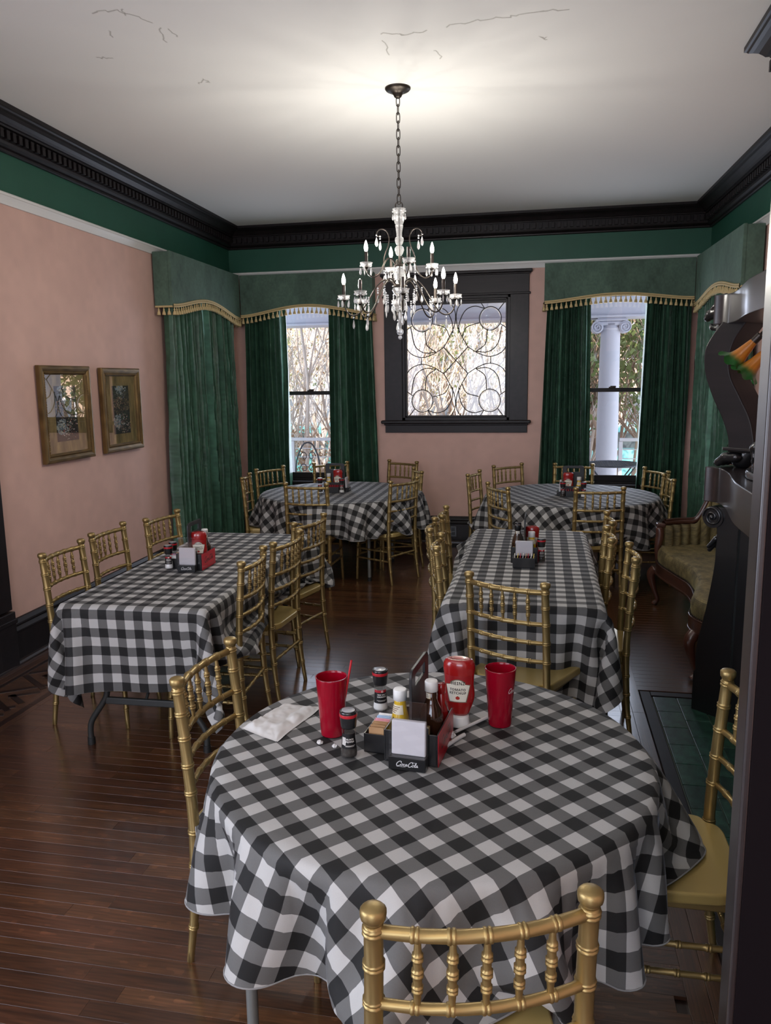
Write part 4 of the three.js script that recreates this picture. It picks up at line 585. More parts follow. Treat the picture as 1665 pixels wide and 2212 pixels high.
function roundCloth(label, x, z, r, drop, turn, sd, waves) {
  const nr = Math.round(drop / .022), na = 216, R0 = r + .002, top = TH + .002, pos = [], uvr = [], pin = [], links = [], wind = []; const id = (i, k) => i * na + ((k % na) + na) % na; const off = sd * 1.7;
  for (let i = 0; i <= nr + 1; i++) { const q = R0 - .012 + i * (drop + .012) / (nr + 1); for (let k = 0; k < na; k++) { const f = k / na * Math.PI * 2; pos.push(q * Math.cos(f), top, q * Math.sin(f)); uvr.push(q, f); pin.push(i === 0); const wv = Math.sin(f * waves + off + 1.3 * Math.sin(f * 2 + off)) * 2.6 + 1.3 * Math.sin(f * (waves * 1.6 | 0) + off * 2); wind.push(Math.cos(f) * wv * (i / nr), Math.sin(f) * wv * (i / nr)); } }
  for (let i = 0; i <= nr + 1; i++) for (let k = 0; k < na; k++) { if (i <= nr) { links.push([id(i, k), id(i + 1, k), 1]); links.push([id(i, k), id(i + 1, k + 1), .35], [id(i, k + 1), id(i + 1, k), .35]); } if (i > 0) links.push([id(i, k), id(i, k + 1), 1]); if (i + 2 <= nr + 1) links.push([id(i, k), id(i + 2, k), .03]); if (i > 0) links.push([id(i, k), id(i, k + 3), .016]); }
  const list = near(x, z, r + .6).map(([a, b, ...o]) => [a - x, b - z, ...o]);
  const P = drape(pos, pin, links, (p, q, j) => { const d = Math.hypot(p[j], p[j + 2]), y = p[j + 1]; if (d < r + .005 && y < top && y > TH - .05) { if (top - y < r + .005 - d) p[j + 1] = top; else { const e = (r + .005) / d; p[j] *= e; p[j + 2] *= e; } } else if (d < r - .06 && y < TH - .05) { const e = (r - .06) / d; p[j] = lerp(p[j], p[j] * e, .05); p[j + 2] = lerp(p[j + 2], p[j + 2] * e, .05); } pushSeats(p, q, j, list); }, 620, wind);
  // flat top rings, then the settled skirt
  const vp = [], vu = [], idx = []; const add = (px, py, pz, cr, cf) => { const cx = cr * Math.cos(cf), cz = cr * Math.sin(cf), c = Math.cos(turn), s = Math.sin(turn), u = cx * c - cz * s, v = cx * s + cz * c; vp.push(px, py, pz); vu.push((u + .006 * (fbm(u * 9 + off, v * 9) - .5)) / .09 + .25, (v + .006 * (fbm(u * 9 + 40, v * 9 + off) - .5)) / .09 + .25); };
  const nt = 14; for (let i = 0; i <= nt; i++) { const q = (R0 - .012) * i / (nt + 1); for (let k = 0; k < na; k++) { const f = k / na * Math.PI * 2; add(q * Math.cos(f), top + .0022 * fbm(q * Math.cos(f) * 11 + off, q * Math.sin(f) * 11) * (i < nt ? 1 : .5), q * Math.sin(f), q, f); } }
  for (let i = 0; i <= nr + 1; i++) for (let k = 0; k < na; k++) { const j = 3 * id(i, k); add(P[j], P[j + 1], P[j + 2], uvr[2 * id(i, k)], uvr[2 * id(i, k) + 1]); }
  const rows = nt + 1 + nr + 2; for (let i = 0; i < rows - 1; i++) for (let k = 0; k < na; k++) { const a = i * na + k, b = i * na + (k + 1) % na; idx.push(a, b, a + na, b, b + na, a + na); }
  const g = new THREE.BufferGeometry(); g.setAttribute('position', new THREE.Float32BufferAttribute(vp, 3)); g.setAttribute('uv', new THREE.Float32BufferAttribute(vu, 2)); g.setIndex(idx); g.computeVertexNormals();
  // hem: a narrow rolled edge
  const hem = []; for (let k = 0; k < na; k += 1) { const j = 3 * id(nr + 1, k); hem.push(V(P[j], P[j + 1], P[j + 2])); }
  const t = thing('tablecloth', label, 'tablecloth', [x, 0, z]); mesh('cloth', g, M.gingham, t); mesh('hem', new THREE.TubeGeometry(catmull(hem, true), 432, .0022, 5, true), M.hem ??= std({ color: rgb(.25, .25, .25), roughness: .9 }), t); return t;
}
function longCloth(label, x, z, w, l, dx, dz, a, sd, skip = []) {
  const st = .027, W = w + 2 * dx, Lz = l + 2 * dz, nx = Math.round(W / st), nz = Math.round(Lz / st), pos = [], pin = [], links = [], wind = [], top = TH + .002, id = (i, k) => k * (nx + 1) + i, off = sd * 2.3;
  for (let k = 0; k <= nz; k++) for (let i = 0; i <= nx; i++) { const px = -W / 2 + W * i / nx, pz = -Lz / 2 + Lz * k / nz; pos.push(px, top, pz); pin.push(Math.abs(px) < w / 2 - .004 && Math.abs(pz) < l / 2 - .004); const ex = Math.max(0, Math.abs(px) - w / 2), ez = Math.max(0, Math.abs(pz) - l / 2); wind.push(Math.sign(px) * ex * 4 * Math.sin(pz * 9 + off + 2 * Math.sin(pz * 3)), Math.sign(pz) * ez * 4 * Math.sin(px * 11 + off)); }
  for (let k = 0; k <= nz; k++) for (let i = 0; i <= nx; i++) { if (i < nx) links.push([id(i, k), id(i + 1, k), 1]); if (k < nz) links.push([id(i, k), id(i, k + 1), 1]); if (i < nx && k < nz) links.push([id(i, k), id(i + 1, k + 1), .3], [id(i + 1, k), id(i, k + 1), .3]); if (i + 2 <= nx) links.push([id(i, k), id(i + 2, k), .02]); if (k + 2 <= nz) links.push([id(i, k), id(i, k + 2), .02]); }
  const free = links.filter(([p, q]) => !(pin[p] && pin[q])), ca = Math.cos(a), sa = Math.sin(a);
  const list = near(x, z, 1.7).filter(([p, q]) => !skip.some(([e, f]) => Math.hypot(e - p, f - q) < .1)).map(([p, q, t]) => { const ddx = p - x, ddz = q - z; return [ddx * ca - ddz * sa, ddx * sa + ddz * ca, t - a, Math.sin(t - a), Math.cos(t - a)]; });
  const hw = w / 2 + .005, hl = l / 2 + .005;
  const P = drape(pos, pin, free, (p, q, j) => { const ax = Math.abs(p[j]), az = Math.abs(p[j + 2]), y = p[j + 1]; if (ax < hw && az < hl && y < top && y > TH - .05) { const ox = hw - ax, oz = hl - az, oy = top - y; if (oy <= ox && oy <= oz) p[j + 1] = top; else if (ox < oz) p[j] = Math.sign(p[j]) * hw; else p[j + 2] = Math.sign(p[j + 2]) * hl; } if (y < .006) { p[j + 1] = .006; q[j] = p[j]; q[j + 2] = p[j + 2]; } pushSeats(p, q, j, list); }, 760, wind);
  const uv = [], idx = []; for (let k = 0; k <= nz; k++) for (let i = 0; i <= nx; i++) { const j = 3 * id(i, k), u = pos[j], v = pos[j + 2]; if (pin[id(i, k)]) P[j + 1] += .002 * fbm(u * 11 + off, v * 11); uv.push((u + .005 * (fbm(u * 9 + off, v * 9) - .5)) / .0895 + .25, (v + .005 * (fbm(u * 9 + 40, v * 9 + off) - .5)) / .0895 + .25); if (i < nx && k < nz) { const A = id(i, k); idx.push(A, A + nx + 1, A + 1, A + 1, A + nx + 1, A + nx + 2); } }
  const g = new THREE.BufferGeometry(); g.setAttribute('position', new THREE.Float32BufferAttribute(P, 3)); g.setAttribute('uv', new THREE.Float32BufferAttribute(uv, 2)); g.setIndex(idx); g.computeVertexNormals();
  const t = thing('tablecloth', label, 'tablecloth', [x, 0, z], a); mesh('cloth', g, M.gingham, t); return t;
}
roundCloth('black and white checked round cloth with a wavy hem on the nearest table', T.near[0], T.near[1], .605, .315, .785, 1, 9);
roundCloth('black and white checked cloth on the back-left round table', T.BL[0], T.BL[1], .755, .31, 0, 2, 10);
roundCloth('black and white checked cloth on the back-right round table', T.BR[0], T.BR[1], .755, .36, .42, 3, 10);
longCloth('black and white checked cloth on the long table along the left wall', T.RL[0], T.RL[1], .74, 1.82, .37, .41, .02, 1);
longCloth('black and white checked cloth hanging low on the right long table', T.RR[0], T.RR[1], .74, 1.86, .36, .54, 0, 2, [seats[9], seats[12]]);
// ---------------------------------------------------------------- tabletop things
const TY = TH + .0055;
/** the flowing script of the drink sign, drawn with a broad pen in a 10 x 3.4 field */
function script(x, ox, oy, s, col) {
  x.save(); x.translate(ox, oy); x.scale(s, s); x.transform(1, 0, -.18, 1, .5, 0); x.strokeStyle = col; x.lineCap = 'round'; x.lineJoin = 'round';
  const P = (w, d) => { x.lineWidth = w; x.beginPath(); for (const c of d) c.length === 2 ? x.moveTo(...c) : x.bezierCurveTo(...c); x.stroke(); };
  P(.34, [[2.35, .95], [2.6, .2, 1.7, -.1, 1.0, .7], [.2, 1.6, .2, 3.0, 1.2, 2.75], [1.7, 2.6, 2.1, 2.2, 2.3, 1.9]]); P(.16, [[.7, 3.15], [1.4, 2.8, 2.6, 3.2, 4.6, 2.95]]);
  P(.26, [[3.0, 1.5], [2.3, 1.5, 2.2, 2.7, 2.75, 2.6], [3.3, 2.5, 3.4, 1.4, 2.9, 1.5], [3.1, 1.8, 3.4, 1.7, 3.6, 1.6]]);
  P(.26, [[4.2, 1.6], [3.9, 1.4, 3.5, 1.9, 3.55, 2.3], [3.65, 2.8, 4.2, 2.5, 4.4, 2.2]]);
  P(.26, [[5.05, 1.6], [4.6, 1.35, 4.35, 2.0, 4.4, 2.4], [4.5, 2.8, 4.95, 2.3, 5.1, 1.6], [5.0, 2.2, 5.0, 2.75, 5.4, 2.35]]); P(.2, [[5.35, 1.9], [5.5, 1.85, 5.6, 1.85, 5.75, 1.8]]);
  P(.34, [[7.5, .95], [7.8, .2, 6.9, -.1, 6.3, .7], [5.6, 1.6, 5.6, 3.0, 6.5, 2.75], [7.0, 2.6, 7.3, 2.2, 7.5, 1.9]]); P(.18, [[6.6, .5], [7.2, -.1, 8.2, .6, 9.3, .25]]);
  P(.26, [[8.1, 1.5], [7.4, 1.5, 7.3, 2.7, 7.85, 2.6], [8.4, 2.5, 8.5, 1.4, 8.0, 1.5]]); P(.26, [[8.7, 1.9], [9.3, .9, 9.2, .1, 8.9, .7], [8.7, 1.2, 8.4, 2.7, 8.95, 2.6]]);
  P(.26, [[9.85, 1.6], [9.4, 1.35, 9.15, 2.0, 9.2, 2.4], [9.3, 2.8, 9.7, 2.3, 9.9, 1.6], [9.8, 2.2, 9.8, 2.75, 10.2, 2.35]]);
  x.restore();
}
const signTex = canvasTex(256, 96, (x, w, h) => { x.fillStyle = '#0a0a0b'; x.fillRect(0, 0, w, h); script(x, 48, 22, 15.5, '#c9c9c9'); });
const redSignTex = canvasTex(512, 256, (x, w, h) => { x.fillStyle = '#b9182b'; x.fillRect(0, 0, w, h); x.fillStyle = '#a51425'; x.fillRect(0, h * .78, w, h * .22); script(x, 90, 62, 32, '#1a0708'); });
const tumblerLogo = canvasTex(256, 128, (x, w, h) => { x.clearRect(0, 0, w, h); x.fillStyle = '#000'; x.fillRect(0, 0, w, h); script(x, 14, 20, 22, '#ffffff'); });
M.sign = std({ map: signTex, roughness: .4 }); M.redSign = std({ map: redSignTex, roughness: .3 });
M.paperStack = std({ color: rgb(.5, .49, .52), roughness: .85 });
M.acrylic = phy({ color: 0xffffff, transmission: 1, thickness: 0, roughness: .03, ior: 1.49 });
function plate(w, h, m, name, parent, p, rx = 0) { const q = mesh(name, new THREE.PlaneGeometry(w, h), m, parent); q.position.set(...p); q.rotation.x = rx; return q; }
/** condiment caddy: divider with hand hole along x, compartments on both sides, napkin stand at the -x end */
function caddy(label, x, z, turn, o = {}) {
  const g = thing('condiment_caddy', label, 'caddy', [x, TY, z], turn); const L = .19, W = .15, H = .09, t = .004;
  mesh('base', rbox(L, .006, W, .002, 0, .003, 0), M.black, g);
  for (const s of [-1, 1]) mesh('side_wall', rbox(L, H, t, .0015, 0, H / 2, s * (W / 2 - t / 2)), M.blackGloss, g);
  mesh('end_wall', rbox(t, H * .9, W - t * 2, .0015, L / 2 - t / 2, H * .45, 0), M.blackGloss, g); mesh('end_wall', rbox(t, H, W - t * 2, .0015, -L / 2 + t / 2, H / 2, 0), M.blackGloss, g);
  const s = new THREE.Shape(); s.moveTo(-L / 2 + .004, .006); s.lineTo(L / 2 - .004, .006); s.lineTo(L / 2 - .004, .235); s.quadraticCurveTo(L / 2 - .004, .26, L / 2 - .03, .26); s.lineTo(-L / 2 + .03, .26); s.quadraticCurveTo(-L / 2 + .004, .26, -L / 2 + .004, .235); s.closePath();
  const hole = new THREE.Path(); hole.moveTo(-.055, .205); hole.lineTo(-.055, .235); hole.quadraticCurveTo(-.055, .24, -.05, .24); hole.lineTo(.05, .24); hole.quadraticCurveTo(.055, .24, .055, .235); hole.lineTo(.055, .205); hole.closePath(); s.holes.push(hole);
  mesh('divider', new THREE.ExtrudeGeometry(s, { depth: .006, bevelEnabled: true, bevelSize: .001, bevelThickness: .001, bevelSegments: 1 }).translate(0, 0, -.003), M.black, g);
  mesh('sign_panel', box(L, H, .001, 0, H / 2, 0), M.redSign, g).position.set(0, 0, W / 2 + .0012);
  // napkin stand at the end, leaning clear plate in front of a sheaf of napkins
  const st = new THREE.Group(); const n = o.end ?? -1; st.position.set(n * (L / 2 + .022), 0, 0); st.rotation.y = n < 0 ? -Math.PI / 2 : Math.PI / 2; g.add(st); st.name = 'napkin_stand';
  mesh('stand_base', merge([rbox(.102, .036, .034, .003, 0, .018, .002), rbox(.102, .1, .004, .0015, 0, .06, -.016)]), M.blackGloss, st);
  plate(.1, .034, M.sign, 'sign', st, [0, .0185, .0196]);
  mesh('napkins', rbox(.094, .095, .016, .004, 0, .083, -.003), M.paperStack, st).rotation.x = -.06; mesh('clear_plate', rbox(.102, .152, .002, .0008, 0, .112, .0125), M.acrylic, st).rotation.x = -.06;
  // sugar tray
  const tr = new THREE.Group(); tr.name = 'sugar_tray'; tr.position.set(0, 0, -W / 2 - .036); if (o.tray === 'front') { tr.position.set(-L / 2 - .085, 0, 0); tr.rotation.y = -Math.PI / 2; } g.add(tr);
  mesh('tray_wall', merge([rbox(.12, .055, .003, .001, 0, .0275, .0325), rbox(.12, .055, .003, .001, 0, .0275, -.0325), rbox(.003, .055, .066, .001, -.0585, .0275, 0), rbox(.003, .055, .066, .001, .0585, .0275, 0), rbox(.12, .004, .066, .001, 0, .002, 0)]), M.blackGloss, tr);
  return [g, tr];
}
const packetCols = { brown: rgb(.42, .25, .12), white: rgb(.75, .74, .72), pink: rgb(.72, .32, .38), blue: rgb(.35, .48, .65), red: rgb(.5, .015, .03), yellow: rgb(.75, .6, .15) };
const packetG = rbox(.0035, .062, .044, .0016), packM = {};
function packets(tr, list, place) { tr.updateWorldMatrix(true, false); list.forEach((c, i) => { const m = solo('sugar_packet', packetG, packM[c] ??= std({ color: packetCols[c], roughness: .7 }), c + ' paper sweetener packet standing in the black tray ' + place, 'packet', null, 0, c + ' packets ' + place); const p = V(-.05 + i * .1 / (list.length - 1), .04, 0).applyMatrix4(tr.matrixWorld); m.position.copy(p); m.quaternion.setFromRotationMatrix(tr.matrixWorld); m.rotateZ(rr(-.2, .05)); }); }
function labelSheet(r0, r1, y0, y1, a0, a1, sz = 1) { return sheet((u, v) => { const a = lerp(a0, a1, u), r = lerp(r0, r1, v); return [r * Math.sin(a), lerp(y0, y1, v), r * Math.cos(a) * sz]; }, 14, 4); }
const ketchupLabel = canvasTex(256, 256, (x, w, h) => { const key = (k) => { x.beginPath(); x.moveTo(60 + k, 60 + k); x.quadraticCurveTo(128, 0 + k * 1.5, 196 - k, 60 + k); x.lineTo(196 - k, 78); x.lineTo(250 - k * 1.5, 84 + k); x.lineTo(204 - k, 252 - k); x.lineTo(52 + k, 252 - k); x.lineTo(6 + k * 1.5, 84 + k); x.lineTo(60 + k, 78); x.closePath(); x.fill(); };
  x.fillStyle = '#8c1015'; x.fillRect(0, 0, w, h); x.fillStyle = '#6f6a58'; key(0); x.fillStyle = '#d9d5c6'; key(7); x.fillStyle = '#15130f'; x.textAlign = 'center'; x.font = 'bold 42px sans-serif'; x.fillText('HEINZ', 128, 84); x.font = 'bold 34px sans-serif'; x.fillText('TOMATO', 128, 142); x.fillText('KETCHUP', 128, 174); x.fillStyle = '#a92a1e'; x.beginPath(); x.ellipse(128, 210, 18, 16, 0, 0, 6.3); x.fill(); x.fillStyle = '#4a6a3a'; x.fillRect(124, 190, 8, 6); });
const grinderLabel = (title, red) => canvasTex(256, 256, (x, w, h) => { x.fillStyle = '#0d0c0d'; x.fillRect(0, 0, w, h); if (red) { x.fillStyle = '#a1202a'; x.fillRect(0, 0, w, 50); x.fillStyle = '#e8e4de'; x.fillRect(140, 10, 34, 34); x.fillStyle = '#a1202a'; x.fillRect(148, 18, 18, 18); } x.fillStyle = '#e2dfd9'; x.textAlign = 'center'; x.font = 'bold 38px sans-serif'; title.forEach((t, i) => x.fillText(t, 150, 104 + i * 42)); x.font = '17px sans-serif'; x.fillRect(60, 196, 170, 5); x.fillRect(80, 212, 130, 5); if (!red) { x.fillRect(20, 60, 62, 130); x.fillStyle = '#333'; for (let i = 0; i < 9; i++) x.fillRect(26, 70 + i * 13, 50, 5); } });
const saltMat = std({ map: grinderLabel(['SEA SALT', 'GRINDER'], true), roughness: .4 }), pepMat = std({ map: grinderLabel(['BLACK', 'PEPPER'], false), roughness: .4 }), pepRedMat = std({ map: grinderLabel(['BLACK', 'PEPPER'], true), roughness: .4 });
const ketchMat = std({ map: ketchupLabel, roughness: .4 });
const mustMat = std({ map: canvasTex(128, 64, (x, w, h) => { x.fillStyle = '#d8d2bd'; x.fillRect(0, 0, w, h); x.fillStyle = '#6b5030'; for (let i = 0; i < 4; i++) x.fillRect(10, 10 + i * 13, 90 - i * 12, 5); }), roughness: .5 });
const sauceMat = std({ map: canvasTex(128, 128, (x, w, h) => { x.fillStyle = '#d9d6ca'; x.fillRect(0, 0, w, h); x.fillStyle = '#20201c'; x.font = 'bold 40px serif'; x.fillText('A.1.', 26, 60); x.fillRect(18, 78, 92, 6); x.fillRect(18, 94, 70, 6); x.strokeStyle = '#8a6a2a'; x.lineWidth = 6; x.strokeRect(4, 4, 120, 120); }), roughness: .5 });
function ketchup(label, x, y, z, turn, s = 1) {
  const g = thing('ketchup_bottle', label, 'bottle', [x, y, z], turn), sz = .62, pr = [[0, .034], [.026, .034], [.030, .042], [.037, .062], [.044, .085], [.0445, .10], [.0415, .125], [.0425, .15], [.045, .172], [.044, .186], [.038, .196], [.028, .199], [.01, .195], [0, .194]];
  mesh('body', lathe(pr, 36).scale(1, 1, sz), M.ketchup, g); mesh('cap', lathe([[0, 0], [.029, 0], [.03, .003], [.0285, .028], [.026, .035], [0, .035]], 28).scale(1, 1, .85), M.whiteCap, g);
  mesh('front_label', labelSheet(.0452, .0434, .078, .155, -.95, .95, sz * 1.01), ketchMat, g); g.scale.setScalar(s); return g;
}
function mustard(label, x, y, z, turn = 0) { const g = thing('mustard_bottle', label, 'bottle', [x, y, z], turn); mesh('body', lathe([[0, 0], [.027, 0], [.029, .004], [.03, .03], [.0285, .06], [.022, .09], [.018, .108], [.0165, .125], [.0165, .135], [0, .135]], 28), M.mustard, g); mesh('cap', lathe([[0, .13], [.0195, .13], [.0195, .158], [.017, .161], [0, .161]], 24), M.whiteCap, g); mesh('neck_label', labelSheet(.0225, .0178, .092, .118, -1.1, 1.1), mustMat, g); return g; }
function sauce(label, x, y, z, turn = 0, cap = M.whiteCap) { const g = thing('sauce_bottle', label, 'bottle', [x, y, z], turn); mesh('body', lathe([[0, 0], [.031, 0], [.033, .004], [.033, .095], [.029, .115], [.019, .135], [.0145, .15], [.0145, .175], [0, .175]], 28), M.brownGlass, g); mesh('cap', lathe([[0, .17], [.0185, .17], [.0185, .196], [.016, .2], [0, .2]], 24), cap, g); mesh('body_label', labelSheet(.0334, .0334, .02, .08, -.9, .9), sauceMat, g); mesh('neck_label', labelSheet(.0152, .0152, .15, .167, -.8, .9), sauceMat, g); return g; }
function grinder(label, x, z, turn, kind) {
  const g = thing('spice_grinder', label, 'grinder', [x, TY, z], turn); const k = kind === 'salt';
  mesh('jar', lathe([[.0, .002], [.023, .002], [.0245, .006], [.0235, .02], [.0195, .05], [.0185, .064], [.0195, .08], [.017, .09]], 24), M.glass, g);
  mesh('contents', lathe([[0, .005], [.0215, .005], [.0222, .012], [.0205, .03], [.0175, k ? .045 : .06], [0, k ? .047 : .062]], 20), k ? M.salt : M.pepper, g);
  mesh('cap', lathe([[0, .086], [.0205, .086], [.0215, .09], [.0235, .108], [.0245, .13], [.0235, .134], [.0215, .134], [.0205, .131], [0, .131]], 28), M.blackGloss, g); mesh('red_band', lathe([[.0242, .118], [.0249, .119], [.025, .126], [.0243, .127]], 28), M.redOpaque, g); mesh('clear_lid', lathe([[0, .134], [.0185, .134], [.0185, .1355], [0, .137]], 24), std({ color: rgb(.35, .36, .38), roughness: .15 }), g);
  mesh('jar_label', labelSheet(.0222, .0192, .03, .072, -1.15, 1.15), kind === 'salt' ? saltMat : kind === 'pepper_back' ? pepMat : pepRedMat, g); return g;
}
function tumbler(label, x, z, logo) {
  const g = thing('tumbler', label, 'tumbler', [x, TY, z], 0), f = (y) => lerp(.0335, .046, y / .178);
  mesh('cup', lathe([[0, .001], [f(0), .001], [f(.004) + .0005, .004], [f(.09), .09], [f(.174), .174], [f(.178) + .0008, .178], [f(.178) - .002, .1785], [f(.17) - .0026, .17], [f(.01) - .003, .012], [0, .01]], 48), M.redPlastic, g);
  mesh('drink', lathe([[0, .0125], [f(.012) - .004, .0125], [f(.075) - .004, .075], [0, .075]], 32), phy({ color: rgb(.20, .01, .02), roughness: .2 }), g);
  const ice = []; for (let i = 0; i < 7; i++) ice.push(rbox(.02, .018, .02, .004).rotateX(rr(0, 3)).rotateY(rr(0, 3)).translate(rr(-.016, .016), rr(.07, .088), rr(-.016, .016))); mesh('ice', merge(ice), phy({ color: rgb(.75, .2, .24), roughness: .1 }), g);
  if (logo !== null) mesh('logo', labelSheet(f(.095) + .0006, f(.135) + .0006, .1, .132, logo, logo + 1.25), std({ color: rgb(.75, .6, .62), alphaMap: tumblerLogo, transparent: true, roughness: .5 }), g);
  return g;
}
seed = 91;
// --- nearest table
{ const [c, tr] = caddy('black caddy with clear napkin stand and script sign on the nearest table', -.322, -2.055, Math.PI / 2 - .1);
  // the napkin end faces the viewer: -x of the caddy points to +z of the room
  packets(tr, ['brown', 'brown', 'brown', 'brown', 'brown', 'pink', 'pink', 'blue', 'blue', 'white', 'white'], 'on the nearest table'); }
grinder('sea salt grinder with red and black label behind the tumbler with the straw', -.483, -2.295, .25, 'salt');
grinder('pepper grinder with barcode label in front of the tumbler with the straw', -.507, -1.978, .2, 'pepper_back');
tumbler('red ribbed plastic tumbler with a red straw on the nearest table', -.588, -2.105, null);
tumbler('red plastic tumbler with white script at the right of the nearest table', -.108, -2.252, .55);
solo('straw', tube([[-.565, TY + .02, -2.10], [-.53, TY + .225, -2.118]], .0033, 8, 8), phy({ color: rgb(.6, .02, .03), roughness: .3, transmission: .3, thickness: 0 }), 'red drinking straw standing in the left tumbler', 'straw');
mustard('yellow mustard bottle with white cap in the nearest caddy', -.379, TY + .007, -2.07, -.5);
sauce('dark brown steak sauce bottle with white cap in the nearest caddy', -.287, TY + .007, -2.05, -.9);
ketchup('upside-down ketchup bottle with keystone label beside the nearest caddy', -.228, TY, -2.225, -.05, 1.06);
solo('hot_sauce_bottle', merge([lathe([[0, 0], [.02, 0], [.021, .004], [.021, .08], [.012, .105], [.01, .14], [0, .14]], 20), lathe([[0, .138], [.012, .138], [.012, .165], [0, .165]], 16)]), M.ketchup, 'slim red hot sauce bottle half hidden behind the steak sauce', 'bottle', [-.268, TY + .007, -2.115]);
{ // crumpled napkin, folded double
  const C = [[-.867, -2.092], [-.79, -2.285], [-.672, -2.285], [-.735, -2.03]], f = (lift, amp, o) => sheet((u, v) => { const x = lerp(lerp(C[0][0], C[3][0], u), lerp(C[1][0], C[2][0], u), v), z = lerp(lerp(C[0][1], C[3][1], u), lerp(C[1][1], C[2][1], u), v), e = Math.min(u, 1 - u, v, 1 - v), q = fbm(u * 2.6 + o, v * 3.6 + o, 3); return [x + .008 * (vn(u * 4 + o, v * 4) - .5), TY + .0005 + lift * sstep(0, .12, e) + amp * Math.abs(q - .5) * 2 * sstep(0, .1, e) + .004 * lift / .006 * 0, z + .01 * (vn(u * 3 + 9, v * 5 + o) - .5)]; }, 40, 56);
  const t = thing('napkin', 'crumpled white paper napkin at the left of the nearest table', 'napkin'); mesh('upper_fold', f(.005, .017, 3), M.paper, t); mesh('lower_fold', f(.001, .006, 8), M.paper, t); }
const wrapM = std({ color: rgb(.62, .61, .59), roughness: .8 });
solo('straw_wrapper', tube([[-.252, TY + .006, -2.062], [-.222, TY + .007, -2.12], [-.205, TY + .006, -2.15]], .0062, 14, 6).scale(1, 1, 1), wrapM, 'short white straw wrapper beside the crumpled paper ball', 'wrapper');
solo('straw_wrapper', tube([[-.232, TY + .006, -2.165], [-.19, TY + .005, -2.225], [-.148, TY + .004, -2.285]], .005, 14, 6), wrapM, 'long white straw wrapper between ketchup and right tumbler', 'wrapper');
function crumple(r, sd) { const g = new THREE.IcosahedronGeometry(r, 3), p = g.attributes.position; for (let i = 0; i < p.count; i++) { const v = V().fromBufferAttribute(p, i), k = .55 + .9 * Math.abs(fbm(v.x / r * 2.2 + sd, v.y / r * 2.2 + v.z / r * 1.7 + sd, 3) - .25); v.multiplyScalar(k); v.y *= .7; p.setXYZ(i, v.x, v.y, v.z); } g.computeVertexNormals(); return g; }
solo('paper_ball', crumple(.02, 4), wrapM, 'crumpled ball of white wrapper paper right of the napkin stand', 'paper', [-.243, TY + .012, -2.128]);
solo('paper_scrap', crumple(.011, 9), wrapM, 'small twisted paper scrap before the left tumbler', 'paper', [-.607, TY + .006, -2.033]);
solo('paper_scrap', crumple(.009, 15), wrapM, 'tiny paper scrap beside the pepper grinder', 'paper', [-.56, TY + .005, -2.02]);
// --- left long table
{ const [c, tr] = caddy('black caddy with red script panel on the left long table', -1.905, -4.05, Math.PI / 2 + .02); packets(tr, ['white', 'pink', 'blue', 'white', 'brown', 'white'], 'on the left long table'); }
ketchup('upside-down ketchup bottle in the caddy on the left long table', -1.868, TY + .007, -4.02, .3); sauce('dark sauce bottle with white cap on the left long table', -1.866, TY + .007, -4.098, .8); mustard('mustard bottle with white cap on the left long table', -1.935, TY + .007, -4.11, .8);
grinder('salt grinder left of the napkin stand on the left long table', -2.03, -3.97, .2, 'salt'); grinder('pepper grinder behind the salt on the left long table', -2.045, -4.06, .2, 'pepper');
// --- right long table
{ const [c, tr] = caddy('black caddy with sweetener tray in front on the right long table', -.085, -4.475, Math.PI / 2, { tray: 'front' }); packets(tr, ['white', 'yellow', 'red', 'white', 'brown', 'red', 'white', 'yellow'], 'on the right long table'); }
sauce('tall dark sauce bottle with black cap on the right long table', -.125, TY + .007, -4.52, 0, M.blackGloss); sauce('short dark sauce bottle behind the napkins on the right long table', -.125, TY + .007, -4.44, 0, M.blackGloss); mustard('squat amber mustard bottle on the right long table', -.047, TY + .007, -4.45, 0); ketchup('upside-down ketchup bottle at the back of the right long table caddy', -.045, TY + .007, -4.525, 0, .9);
grinder('pepper grinder with red label right of the caddy on the right long table', .008, -4.425, 0, 'pepper');
// --- back tables: the long side of the caddy faces the viewer
{ const [c, tr] = caddy('black caddy with tall handle on the back-left round table', -1.9, -7.12, Math.PI + .05, { end: -1 }); packets(tr, ['red', 'red', 'red', 'red', 'red', 'red', 'red'], 'on the back-left table'); }
mustard('mustard bottle in the caddy on the back-left round table', -1.955, TY + .007, -7.09, 0); ketchup('upside-down ketchup bottle on the back-left round table', -1.865, TY + .007, -7.085, 0); grinder('pepper grinder left of the caddy on the back-left round table', -2.015, -7.0, 0, 'pepper'); grinder('salt grinder right of the sweeteners on the back-left round table', -1.805, -6.985, 0, 'salt');
{ const [c, tr] = caddy('black caddy with tall handle on the back-right round table', .275, -7.06, Math.PI - .03, { end: 1 }); packets(tr, ['red', 'red', 'red', 'red', 'red', 'red', 'red'], 'on the back-right table'); }
mustard('mustard bottle in the caddy on the back-right round table', .325, TY + .007, -7.02, 0); ketchup('upside-down ketchup bottle on the back-right round table', .232, TY + .007, -7.02, 0); grinder('pepper grinder left of the sweeteners on the back-right round table', .185, -6.93, 0, 'pepper'); grinder('salt grinder right of the sweeteners on the back-right round table', .36, -6.93, 0, 'salt');
// sheet of paper on a chair
solo('paper_sheet', rbox(.2, .003, .26, .001), M.paper, 'white sheet lying on the chair seat at the sofa side of the right long table', 'paper', [.26, .4625, -3.93], .1);
